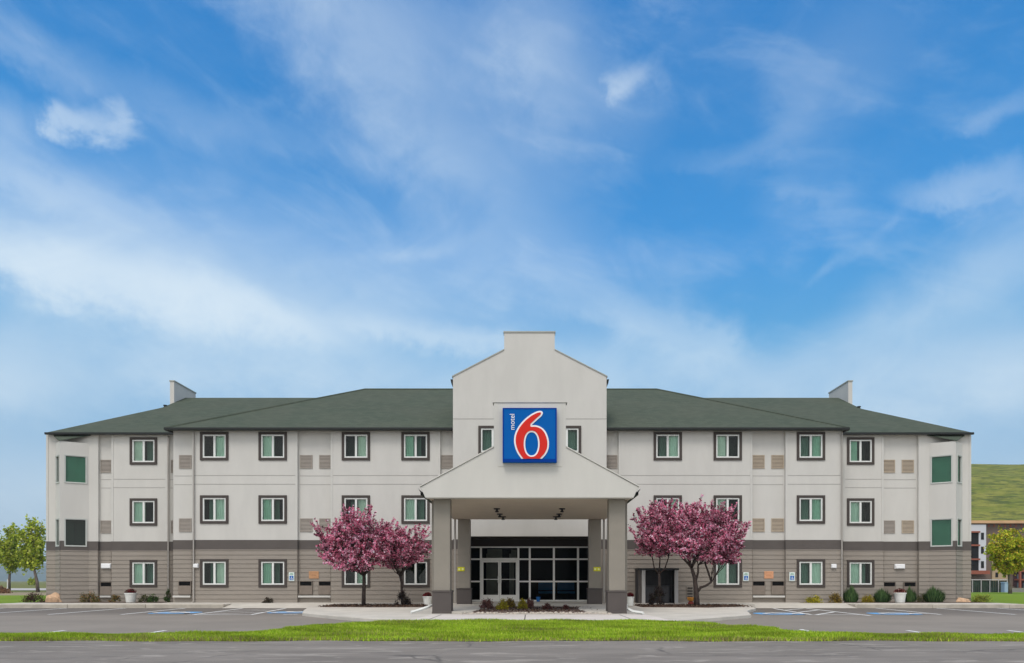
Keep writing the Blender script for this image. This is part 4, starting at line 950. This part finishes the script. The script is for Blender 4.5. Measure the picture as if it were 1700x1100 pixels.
tree_px('pink blossom tree with a forked leaning trunk, the farthest right of the pink trees', 1157, 27.0,
    [([(1157, 1008), (1156, 990), (1155, 975), (1153, 958), (1148, 942)], .12, .06), ([(1156, 985), (1163, 975), (1172, 972), (1181, 966)], .055, .04), ([(1181, 966), (1176, 950), (1171, 936), (1168, 920)], .04, .03), ([(1154, 968), (1159, 950), (1159, 938)], .05, .03), ([(1148, 942), (1138, 930), (1130, 915, .2)], .05, .03), ([(1148, 942), (1155, 925, -.3), (1165, 905, -.4)], .05, .03)],
    [(1150, 888, 36, 44, 0, 2.4), (1188, 882, 40, 42, .1, 2.6), (1208, 900, 34, 32, 0, 1.8), (1165, 915, 48, 28, -.4, 2), (1135, 905, 30, 30, .1, 1.2), (1202, 925, 30, 20, .1, 1)], 14, 560, spikes=1.3)

# ---------------- shrubs ----------------
def shrub(label, px, Y, wpx, hpx, pal, seed, n=1500, leaf=.045, up=0.0, z0=.15, name='shrub', cat='shrub', group=None, sparse=0, blade=False, ry=None):
    rng = np.random.default_rng(seed); x = PX(px, Y); wx, h = wpx * Y / F / 2, hpx * Y / F; ry = ry or wx * .8; root = empty(name, (x, Y, z0), label=label, cat=cat, group=group)
    st = MB()
    for i in range(14 if not blade else 6):
        a = rng.uniform(0, 6.28); r_ = rng.uniform(.2, .8); st.tube([(0, 0, 0), (math.cos(a) * wx * r_ * .5, math.sin(a) * ry * r_ * .5, h * .4), (math.cos(a) * wx * r_, math.sin(a) * ry * r_, h * rng.uniform(.6, .9))], [.009, .006, .003], 4)
    st.build('stems', M_BARK, root)
    if blade:
        a = rng.uniform(0, 6.283, n); r_ = np.sqrt(rng.uniform(0, 1, n)); tipx = np.cos(a) * wx * r_; tipy = np.sin(a) * ry * r_; r_ = rng.uniform(0, 1, n) ** .55; tipx = np.cos(a) * wx * r_ * rng.uniform(.8, 1.15, n); tipy = np.sin(a) * ry * r_; hz = h * np.clip(1 - .42 * r_ ** 2.5, .12, 1) * rng.uniform(.45, 1.12, n) * (1 + .12 * np.sin(a * 3 + seed))
        b = np.stack([tipx * .7, tipy * .7, np.zeros(n)], 1); t = np.stack([tipx, tipy, hz], 1); m_ = (b + t) / 2 + np.array([0, 0, 1]) * h * .03
        s_ = np.stack([-np.sin(a), np.cos(a), np.zeros(n)], 1) * .014
        V = np.stack([b, m_ + s_, t, m_ - s_], 1).reshape(-1, 3); Fc = np.arange(4 * n).reshape(n, 4)
    else:
        ncl = 26 if not sparse else 14; d = rng.normal(size=(ncl, 3)); d /= np.linalg.norm(d, axis=1)[:, None]; d[:, 2] = np.abs(d[:, 2]); cc = d * np.array([wx, ry, h]) * rng.uniform(.5, .88, (ncl, 1))
        k = rng.integers(ncl, size=n); P = cc[k] + rng.normal(size=(n, 3)) * np.array([wx, ry, h * .8]) * (.17 if not sparse else .12); P[:, 2] = np.clip(np.abs(P[:, 2]), .01, h * 1.1)
        V, Fc = leaf_quads(P, leaf, rng, .65, up)
    cloud_mesh('foliage', V, Fc, pick(rng, pal, n, .25), M_LEAF, root); return root
GRN = [(.05, .10, .025, 3), (.08, .14, .03, 2), (.03, .06, .02, 2)]
DGR = [(.07, .14, .045, 3), (.13, .21, .07, 2), (.03, .065, .025, 2)]
YEL = [(.50, .42, .02, 3), (.38, .36, .03, 2), (.25, .26, .03, 2), (.20, .14, .03, 1)]
YBR = [(.32, .22, .03, 3), (.22, .15, .03, 2), (.14, .11, .03, 2), (.10, .05, .02, 1)]
RED = [(.15, .05, .045, 3), (.10, .03, .03, 2), (.22, .10, .08, 1), (.06, .03, .02, 2)]
ORG = [(.16, .13, .04, 3), (.42, .16, .06, 1.2), (.08, .10, .03, 3), (.25, .20, .06, 1)]
OLV = [(.15, .16, .07, 3), (.09, .10, .04, 2), (.20, .16, .08, 1), (.05, .06, .03, 1)]
RBR = [(.07, .025, .022, 3), (.04, .02, .018, 3), (.14, .06, .04, 1), (.05, .05, .02, 1)]
PUR = [(.24, .11, .10, 3), (.15, .07, .06, 2), (.32, .17, .13, 1)]
BLK = [(.018, .012, .012, 3), (.035, .02, .018, 2), (.05, .045, .02, .6)]
shrub('low dark reddish shrub on the lawn just beyond the left end of the motel', 57, 30.8, 38, 17, RBR, 1)
shrub('shrub with orange tips at the foot of the left angled bay', 148, 30.3, 33, 19, ORG, 2)
shrub('low olive and red shrub left of the flower planter near the left bay', 191, 30.5, 24, 14, ORG, 3, sparse=1, n=900)
shrub('low olive shrub right of the flower planter on the left wing', 240, 30.5, 20, 13, OLV, 4, n=900)
shrub('small round dark green shrub under the leftmost ground floor window', 254, 30.2, 19, 14, GRN, 5, n=900)
shrub('thin dark green shrub in the corner where the left wing steps forward', 279, 30.5, 14, 22, GRN, 6, n=700, sparse=1)
shrub('low brown clump at the wall under the second left ground floor window', 445.5, 29.5, 19, 9, [(.07, .05, .03, 3), (.04, .035, .02, 2)], 7, n=700)
shrub('dark purple leaved shrub at the foot of the thin pink tree left of the porch', 670, 27.2, 32, 29, BLK, 8, n=1800, sparse=1)
shrub('black leafless looking shrub in front of the dark wall shelter', 1091, 27.2, 30, 33, BLK, 9, n=2000, sparse=1)
shrub('low bright yellow green shrub, first to the left in the right hand bed', 1352, 29.6, 30, 13, YEL, 10)
shrub('rounded golden brown shrub beside the downpipe at the right step of the wall', 1386, 29.6, 22, 19, YBR, 11)
shrub('tall dark green grass clump right of the golden brown shrub, below the wall step', 1412, 30.2, 27, 26, DGR, 12, blade=True, n=1440, name='grass_clump', group='dark green grass clumps')
shrub('small yellow shrub between two dark green grass clumps at the right end', 1440, 30.2, 21, 15, YBR[:2] + YEL[:2], 13)
shrub('broad dark green grass clump left of the right hand flower planter', 1464, 30.3, 31, 22, DGR, 14, blade=True, n=1320, name='grass_clump', group='dark green grass clumps')
shrub('dark green clump just behind the right hand flower planter', 1511, 30.5, 22, 24, DGR, 15, blade=True, n=1080, name='grass_clump', group='dark green grass clumps')
shrub('wide dark green grass clump at the foot of the right angled bay', 1551, 30.3, 36, 25, DGR, 16, blade=True, n=1680, name='grass_clump', group='dark green grass clumps')
shrub('dry brown low shrub between the planter clump and the bay clump on the right', 1531, 30.6, 20, 15, OLV, 17, n=800)
shrub('yellow green spreading shrub beyond the right corner of the motel', 1631, 30.6, 32, 15, [(.30, .34, .05, 3), (.40, .38, .06, 1), (.16, .20, .04, 2)], 18)
shrub('dusty purple shrub, leftmost in the porch bed', 808, 24.2, 24, 17, PUR, 19, z0=.13)
shrub('yellow shrub, left one of the two yellow ones in the porch bed', 833, 23.2, 20, 17, YEL + YBR[:1], 20, z0=.13)
shrub('dusty golden shrub behind the left yellow shrub in the porch bed', 847, 25.0, 18, 16, YBR, 21, z0=.13)
shrub('yellow shrub, right one of the two yellow ones in the porch bed', 867, 23.8, 16, 19, YEL + YBR[:1], 22, z0=.13)
shrub('reddish purple shrub right of the yellow shrubs in the porch bed', 880, 25.0, 13, 15, PUR, 23, z0=.13)
shrub('small dark red shrub, first one right of the yellow shrubs', 909, 23.4, 18, 10, RED, 24, z0=.13, n=700)
shrub('tiny dark red shrub, rightmost in the porch bed', 939, 23.4, 11, 9, RED, 25, z0=.13, n=450)

# planters with flowers
def planter(label, px, Y, wpx, hpx, flow, seed, z0=.15):
    rng = np.random.default_rng(seed); w = wpx * Y / F / 2; h = hpx * Y / F; r = empty('flower_planter', (PX(px, Y), Y, z0), label=label, cat='planter')
    m = MB(); ph = h * .66; m.lathe([(w * .68, 0), (w * .78, ph * .5), (w * .88, ph * .88), (w * .96, ph * .9), (w * .96, ph), (w * .84, ph), (w * .80, ph * .9)], n=24); m.build('pot', M_POT, r, smooth=False)
    m = MB(); m.lathe([(w * .82, ph * .90), (w * .3, ph * .94)], n=16); m.build('soil', M_MULCH, r)
    n = 700; d = rng.normal(size=(n, 3)); d /= np.linalg.norm(d, axis=1)[:, None]; d[:, 2] = np.abs(d[:, 2]); P = d * np.array([w * .95, w * .95, h * .34]) * rng.uniform(.3, 1, (n, 1)) + np.array([0, 0, ph * .95])
    V, Fc = leaf_quads(P, .045, rng, .8); cloud_mesh('flowers', V, Fc, pick(rng, flow, n, .25), M_LEAF, r); return r
DRED = [(.16, .012, .018, 3), (.09, .01, .012, 2), (.03, .04, .015, 1)]
planter('white flower planter with dark red flowers, under the leftmost window', 217, 30.2, 20, 24, DRED, 1)
planter('white flower planter with red and pink flowers among the grass clumps at the right end', 1494, 30.0, 21, 25, DRED + [(.55, .30, .24, 1)], 2)
planter('small white planter with dark red flowers beside the left front porch column', 709.5, 27.4, 17, 23, DRED, 3, z0=.12)
planter('small white planter with dark red flowers beside the right front porch column', 1046, 27.0, 15, 23, DRED, 4, z0=.12)
# boulders
def boulder(label, px, Y, wpx, hpx, seed, m=M_ROCK, z0=.13, n=3):
    bm = bmesh.new(); bmesh.ops.create_icosphere(bm, subdivisions=n, radius=1); w = wpx * Y / F / 2; h = hpx * Y / F
    for v in bm.verts:
        p = v.co.copy(); k = 1 + .28 * noise.noise(p * 1.4 + Vector((seed * 7, 0, 0))) + .10 * noise.noise(p * 4 + Vector((0, seed, 0)))
        v.co = Vector((p.x * k * w, p.y * k * w * .7, max(-.15, p.z * k) * h * 1.0))
    me = bpy.data.meshes.new('boulder'); bm.to_mesh(me); bm.free(); me.materials.append(m); o = bpy.data.objects.new('boulder', me); C.objects.link(o); o.location = (PX(px, Y), Y, z0)
    return tag(o, label, 'boulder')
boulder('tan orange boulder at the left corner of the motel', 90, 30.6, 28, 15, 1)
boulder('flat pinkish tan boulder at the right corner of the motel', 1597, 30.7, 30, 8, 5)
rng = np.random.default_rng(5); k = 0
m_st = mat('pale_stone', (.50, .44, .38), .95, .25, 9, .6, 20)
stones = MB()
bm = bmesh.new()
for i in range(130):
    x = rng.uniform(-2.0, 2.45); y = rng.uniform(20.45, 21.3); r_ = rng.uniform(.025, .06)
    g = bmesh.ops.create_icosphere(bm, subdivisions=1, radius=1)
    for v in g['verts']: v.co = Vector((v.co.x * r_ * rng.uniform(.8, 1.3) + x, v.co.y * r_ + y, v.co.z * r_ * .7 + .115))
me = bpy.data.meshes.new('edging_pebbles'); bm.to_mesh(me); bm.free(); me.materials.append(m_st); o = bpy.data.objects.new('edging_pebbles', me); C.objects.link(o)
tag(o, 'scattered pale pebbles along the front edge of the porch bed', 'pebbles', kind='stuff')
ch = np.concatenate([np.stack([rng.uniform(-7.9, -3.95, 2200), rng.uniform(25.9, 28.2, 2200), rng.uniform(.12, .16, 2200)], 1), np.stack([rng.uniform(4.2, 8.3, 2200), rng.uniform(25.8, 28.1, 2200), rng.uniform(.12, .16, 2200)], 1), np.stack([rng.uniform(-1.8, 2.2, 1500), rng.uniform(21.4, 25.5, 1500), rng.uniform(.125, .15, 1500)], 1)])
V_, F_ = leaf_quads(ch, .075, rng, .4); tag(cloud_mesh('mulch_chips', V_, F_, pick(rng, [(.10, .055, .035, 3), (.05, .03, .022, 3), (.20, .13, .09, 1)], len(ch), .3), M_LEAF), 'brown wood chips scattered over the mulch beds', 'mulch', kind='stuff')
# curved concrete edging walls either side of the porch bed
for sx, lb_ in ((-1, 'curved pale concrete slab between the two left porch columns'), (1, 'curved pale concrete slab between the two right porch columns')):
    m = MB(); pts = [(2.95, 20.95), (2.95, 27.3)] + [(2.95 - 1.35 * math.sin(t), 22.2 + 5.1 * math.cos(t)) for t in np.linspace(.15, 1.45, 8)] + [(1.75, 21.3), (2.05, 20.95)]
    pts = [(sx * a_, b_) for a_, b_ in pts]; pts = pts[::-1] if sx > 0 else pts
    m.prism(pts, .09, .16); tag(m.build('concrete_slab', M_CONC, bevel=.015), lb_, 'slab')
# wall shelter (dark, open front)
sh = empty('wall_shelter', (PX(1093, 29), 29.0, .13), label='open fronted dark shelter with grey posts against the wall, right of the porch', cat='shelter')
hw = 33 * 29 / F; H = PZ(943, 29) - .13
m = MB(); m.box(-hw - .03, hw + .03, -.05, .9, H - .07, H); m.build('roof_slab', M_METAL, sh, bevel=.008)
m = MB(); m.box(-hw, hw, .84, .9, 0, H - .072); m.box(-hw, -hw + .06, .12, .838, 0, H - .072); m.box(hw - .06, hw, .12, .838, 0, H - .072); m.build('back_panel', mat('shelter_dark', (.035, .033, .036), .6, .15, 3), sh)
for x0, x1 in ((-hw + .01, -hw + .06), (hw - .17, hw - .04)):
    pass
m = MB(); m.box(-hw + .14, -hw + .29, 0, .11, 0, H - .072); m.build('post', M_GREYP, sh, bevel=.01)
m = MB(); m.box(-hw, -hw + .138, .03, .11, 0, H - .072); m.build('side_board', mat('shelter_side', (.075, .064, .057), .7, .05, 3), sh)
m = MB(); m.box(hw - .15, hw, 0, .11, 0, H - .072); m.build('post', M_GREYP, sh, bevel=.01)
m = MB()
for i in range(9): m.box(-hw + .4 + i * .14, -hw + .41 + i * .14, .05, .06, .05, H - .1)
m.box(-hw + .30, hw - .16, .045, .065, H * .48, H * .5); m.build('grille', M_METAL, sh)
m = MB(); m.box(-.55, .5, .2, .7, 0, .75); m.box(-.5, .45, .19, .2, .1, .65); m.build('cabinet', mat('shelter_cabinet', (.05, .05, .055), .5, .1, 4), sh, bevel=.02)
r = empty('wall_vent', (PX(1145.5, 29.95), 29.96, PZ(983, 29.95)), label='small black louvre with four slots low on the siding beside the forked tree', cat='vent')
m = MB()
for i in range(4): m.box(-.11, .11, -.035, -.006, .19 - i * .125 - .03, .19 - i * .125 + .018)
m.build('slot', M_DARK, r); m = MB(); m.box(-.14, .14, -.006, .02, -.27, .27); m.build('plate', M_SIDE, r)
r = empty('clay_bowl', (PX(1147, 27.9), 27.9, .15), label='orange bowl on a dark red foot beside the trunk of the forked tree', cat='bowl')
m = MB(); m.lathe([(.07, .12), (.13, .16), (.16, .26), (.15, .28), (.12, .22)], n=18); m.build('bowl', mat('bowl_orange', (.62, .27, .05), .5, .2, 8), r)
m = MB(); m.lathe([(.13, 0), (.12, .05), (.07, .12)], n=18); m.build('foot', mat('bowl_red', (.20, .03, .02), .6, .1, 8), r)
r = empty('security_camera', (PX(1059.5, 29.9), 29.98, PZ(845.5, 29.9)), label='small dark camera on the wall right of the porch roof', cat='camera')
m = MB(); m.lathe([(.03, .02), (.06, .0), (.055, -.06), (.02, -.09)], n=12); ob = m.build('dome', M_METAL, r); ob.location = (0, -.12, 0)
m = MB(); m.box(-.02, .02, -.14, 0, .02, .05); m.build('bracket', M_METAL, r)
# things just inside the entrance glass
r = empty('blue_bucket', (PX(893.5, 31.2), 31.2, .15), label='small blue bucket outside the entrance glass', cat='bucket')
m = MB(); m.lathe([(.07, 0), (.10, .22), (.085, .22), (.06, .03)], n=14); m.build('bucket_body', mat('bucket_blue', (.01, .13, .42), .4, .05, 4), r)
m = MB(); m.tube([(-.09, 0, .2), (-.06, -.02, .29), (0, -.03, .32), (.06, -.02, .29), (.09, 0, .2)], .008, 6); m.build('handle', M_METAL, r)
for i, (px_, lb_) in enumerate(((908, 'left of the two dark blue benches seen through the entrance glass'), (940, 'right of the two dark blue benches seen through the entrance glass'))):
    r = empty('lobby_bench', (PX(px_, 32.6), 32.6, .14), label=lb_, cat='bench', group='benches in the lobby'); w = .40; bl = mat('bench_blue', (.06, .30, .62), .7, .05, 4)
    m = MB(); m.box(-w, w, -.25, .25, .36, .46); m.build('seat', bl, r, bevel=.02); m = MB(); m.box(-w, w, .26, .34, .50, .95); m.build('backrest', bl, r, bevel=.02)
    for a_, b_ in ((-w + .05, -.2), (w - .05, -.2), (-w + .05, .28), (w - .05, .28)): m = MB(); m.box(a_ - .02, a_ + .02, b_ - .02, b_ + .02, 0, .36 if b_ < 0 else .52); m.build('leg', M_METAL, r)

# ---------------- green trees ----------------
def green_tree(label, px, Y, base_py, crowns, pal, seed, n, leaf, tr, forkpy, lean=0, group=None, limb=9):
    rng = np.random.default_rng(seed); x = PX(px, Y); z0 = max(-.05, PZ(base_py, Y)); root = empty('shade_tree', (x, Y, z0), label=label, cat='tree', group=group)
    k = Y / F; fz = (base_py - forkpy) * k; m = MB(); fx = lean * k
    m.tube([(0, 0, -.1), (fx * .2, 0, fz * .4), (fx * .7, 0, fz * .8), (fx, 0, fz)], [tr * 1.3, tr, tr * .85, tr * .8], 9); m.build('trunk', M_BARKG, root, smooth=True)
    br = MB(); P = []
    tot = sum(c[4] for c in crowns)
    for (cx_, cy_, wx, wy, w) in crowns:
        cc = np.array([(cx_ - px) * k, 0, (base_py - cy_) * k]); R = np.array([wx * k, wx * k * .9, wy * k]); nl = max(3, int(limb * w / tot * 3))
        sub = []
        for _ in range(nl):
            dv = rng.normal(size=3); dv /= np.linalg.norm(dv); e = cc + dv * R * rng.uniform(.45, .8); cv = limb_curve((fx, 0, fz - rng.uniform(0, .25)), e, rng, .12); br.tube(cv, list(np.linspace(tr * .4, tr * .08, len(cv))), 5); sub.append((np.array(cv)))
            for _ in range(5):
                s_ = cv[rng.integers(2, 6)]; d2 = rng.normal(size=3); d2 /= np.linalg.norm(d2); e2 = s_ + d2 * R * .42; e2[2] += .1; c2 = limb_curve(s_, e2, rng, .1, 4); br.tube(c2, list(np.linspace(tr * .12, tr * .03, 5)), 3); sub.append(np.array(c2))
        nn = int(n * w / tot)
        idx = rng.integers(len(sub), size=nn); q = np.array([sub[i][rng.integers(len(sub[i]) // 2, len(sub[i]))] for i in idx])
        P.append(q + rng.normal(size=(nn, 3)) * R * .085)
    br.build('branches', M_BARKG, root); P = np.concatenate(P); V, Fc = leaf_quads(P, leaf, rng, .7)
    cloud_mesh('crown', V, Fc, pick(rng, pal, len(P), .3), M_LEAF, root); return root
TG = [(.38, .46, .04, 3), (.48, .54, .07, 2), (.18, .25, .03, 2), (.55, .56, .15, .8)]
green_tree('green tree at the far left edge with its trunk partly out of the picture centre', 15, 71, 979, [(8, 898, 26, 46, 3), (24, 893, 18, 46, 2), (20, 930, 18, 18, 1)], TG, 21, 4600, .27, .12, 938, 2, 'green street trees left of the motel')
green_tree('green tree next to the left end of the motel, nearest to the wall', 63, 66, 981, [(48, 892, 29, 50, 3), (63, 900, 22, 44, 2), (38, 925, 15, 24, 1), (66, 936, 13, 13, .6)], TG, 22, 6000, .26, .13, 940, -8, 'green street trees left of the motel')
TY = [(.46, .50, .03, 3), (.58, .50, .05, 2), (.24, .32, .02, 2), (.62, .40, .06, 1)]
green_tree('yellow green spreading tree in front of the brown apartment building', 1677, 52, 986, [(1674, 892, 38, 28, 3), (1655, 910, 26, 28, 2), (1702, 903, 36, 36, 3), (1647, 935, 14, 18, 1), (1668, 940, 18, 16, .8)], TY, 23, 15000, .17, .11, 945, -3)
# wild shrub and tree specks on the field
shrub('rusty bush on the gravel beyond the left lawn', 3, 62, 26, 12, [(.30, .17, .10, 3), (.2, .12, .07, 1)], 41, z0=-.02, leaf=.16)
shrub('distant round green bush in the field seen behind the left trees', 54, 180, 14, 13, TG, 42, z0=-.05, leaf=.45)
pp = empty('marker_post', (PX(12.5, 66), 66, -.02), label='thin white post on the field beside the far left tree', cat='post'); m = MB(); m.lathe([(.045, 0), (.045, 1.2), (.02, 1.3)], n=8); m.build('shaft', M_WHITE, pp)

# ---------------- right background: hill, apartments, fence ----------------
def terrain(name, x0, x1, y0, y1, nx, ny, zf, m):
    vs = [(x0 + (x1 - x0) * i / nx, y0 + (y1 - y0) * j / ny) for j in range(ny + 1) for i in range(nx + 1)]
    vs = [(x, y, zf(x, y)) for x, y in vs]; mb = MB()
    mb.add(vs, [(j * (nx + 1) + i, j * (nx + 1) + i + 1, (j + 1) * (nx + 1) + i + 1, (j + 1) * (nx + 1) + i) for j in range(ny) for i in range(nx)])
    return tag(mb.build(name, m, smooth=True), kind='structure')
def hill_z(x, y):
    s = max(0, min(1, (y - 170) / 260)); s = s * s * (3 - 2 * s); sx = max(0, min(1, (x - 40) / 170)); sx = sx * sx * (3 - 2 * sx)
    return -.5 + sx * s * (72 + 3.0 * noise.noise(Vector((x * .012, y * .012, 0))) + 1.0 * noise.noise(Vector((x * .05, y * .05, 3))) + .012 * (x - 300))
terrain('hill', 40, 900, 160, 620, 150, 90, hill_z, M_HILL)
def mtn_z(x, y):
    u = (x + 4200) / 4200; h = 95 + 40 * noise.noise(Vector((x * .0016, 0, 1))) + 14 * noise.noise(Vector((x * .006, 0, 5)))
    prof = math.exp(-((y - 3300) / 380) ** 2); return -2 + h * prof
terrain('mountains', -5200, 600, 2600, 4200, 140, 24, mtn_z, ground_mat('forest_slope', (.05, .075, .04), (.07, .08, .05), (.04, .06, .03), .002, .01, .05))
# apartment building
ab = empty('apartment_building', (0, 0, 0), label='brown apartment building with a white stair tower and red balconies below the green hill', cat='building')
AY = 110.0
def ax(p): return PX(p, AY)
def az_(p): return PZ(p, AY)
brn = mat('apartment_brown', (.16, .115, .09), .85, .1, .3); tan = mat('apartment_tan', (.42, .32, .20), .85, .08, .3); wht = mat('apartment_white', (.54, .55, .58), .8, .04, .3); rst = mat('apartment_rust', (.27, .085, .05), .7, .1, .5); rt = mat('apartment_roof', (.52, .33, .18), .8, .08, .5)
m = MB(); m.box(ax(1590), ax(1760), AY, AY + 14, -.3, az_(869)); m.build('wall', brn, ab)
m = MB(); m.box(ax(1590), ax(1765), AY - .8, AY + 14.5, az_(869), az_(865.5)); m.box(ax(1590), ax(1762), AY - .3, AY + 14, az_(865.5), az_(864)); m.build('roof', rt, ab)
m = MB(); m.box(ax(1590), ax(1633), AY - .6, AY - .01, az_(949), az_(871)); tw = m.build('stair_tower', wht, ab)
m = MB(); m.box(ax(1590), ax(1620.5), AY - .63, AY - .605, az_(948), az_(884)); m.build('opening', M_DARK, tw)
for p in (883, 905, 928): m = MB(); m.box(ax(1590), ax(1621.5), AY - .9, AY - .64, az_(p + 1.6), az_(p - 1)); m.build('balcony', rst, tw)
m = MB(); m.box(ax(1590), ax(1634), AY - 1.4, AY - .64, az_(953), az_(947)); m.build('balcony', rst, tw)
for p in (891, 914, 938):
    m = MB(); m.box(ax(1624.5), ax(1629.2), AY - .64, AY - .605, az_(p + 5), az_(p - 6.5)); m.build('window', M_DARK, tw)
m = MB(); m.box(ax(1646), ax(1674), AY - .2, AY - .01, az_(975), az_(925)); m.build('wall', tan, ab)
for p in (1651, 1664):
    for q in (932, 950): m = MB(); m.box(ax(p), ax(p + 4.5), AY - .24, AY - .205, az_(q + 8), az_(q)); m.build('window', M_DARK, ab)
for p in (1679, 1708, 1740): m = MB(); m.box(ax(p), ax(p + 2.5), AY - 1.9, AY - 1.62, -.2, az_(923)); m.build('balcony_post', rst, ab)
for q in (925, 948, 962): m = MB(); m.box(ax(1681.6), ax(1742), AY - 1.6, AY - .31, az_(q + 1.3), az_(q - 1.3)); m.build('balcony', rst, ab)
m = MB(); m.box(ax(1682), ax(1742), AY - .3, AY - .011, .3, az_(926.5)); m.build('wall', mat('apartment_darkred', (.07, .03, .03), .8, .1, .4), ab)
for p in (1686, 1696, 1714, 1726):
    for q in (931, 953, 967): m = MB(); m.box(ax(p), ax(p + 6), AY - .34, AY - .305, az_(q + 9), az_(q)); m.build('window', mat('apartment_glass', (.12, .17, .2), .2), ab)
for p in range(1640, 1765, 9):
    m = MB(); m.box(ax(p), ax(p + 3), AY - .04, AY - .003, az_(874.5), az_(870)); m.build('roof_bracket', rst, ab)
# fence
fe = empty('wire_fence', (PX(1600, 60), 60, 0), label='low wire fence with a pale top rail and dark green screen beyond the right lawn', cat='fence')
m = MB(); L = PX(1672, 60) - PX(1600, 60)
for i in range(6): xx = L * i / 5; m = MB(); m.tube([(xx, 0, 0), (xx, 0, 1.22)], .04, 8); m.build('post', M_GREYP, fe)
m = MB(); m.tube([(0, 0, 1.17), (L, 0, 1.17)], .04, 8); m.build('rail', M_GREYP, fe)
m = MB(); 
NX = 60
for i in range(NX): xx = L * i / NX; m.box(xx, xx + L / NX * .93, .045 + .01 * (i % 3), .06 + .01 * (i % 3), .05, 1.1)
m.build('screen', mat('fence_screen', (.025, .045, .032), .8, .4, 1.5), fe)
bu = empty('blue_bin', (PX(1623, 63), 59.3, .0), label='slim pale blue bin in front of the wire fence', cat='bin'); m = MB(); m.box(-.25, .25, -.25, .25, 0, .9); m.box(-.28, .28, -.28, .28, .9, .98); m.build('bin_body', mat('pale_blue', (.30, .42, .52), .5, .05, 2), bu, bevel=.04)

# ---------------- air ----------------
HAZE = True
if HAZE:
    m = MB(); m.box(-5600, 1500, -100, 4300, -4, 180); hz = m.build('haze', None)
    hm = bpy.data.materials.new('haze_air'); hm.use_nodes = True; t = hm.node_tree; t.nodes.remove(t.nodes['Principled BSDF'])
    v = N(t, 'ShaderNodeVolumePrincipled'); v.inputs['Color'].default_value = (.76, .90, 1.0, 1); v.inputs['Density'].default_value = .00024; v.inputs['Anisotropy'].default_value = .1
    t.links.new(v.outputs[0], t.nodes['Material Output'].inputs['Volume']); hz.data.materials.clear(); hz.data.materials.append(hm); tag(hz, kind='stuff')
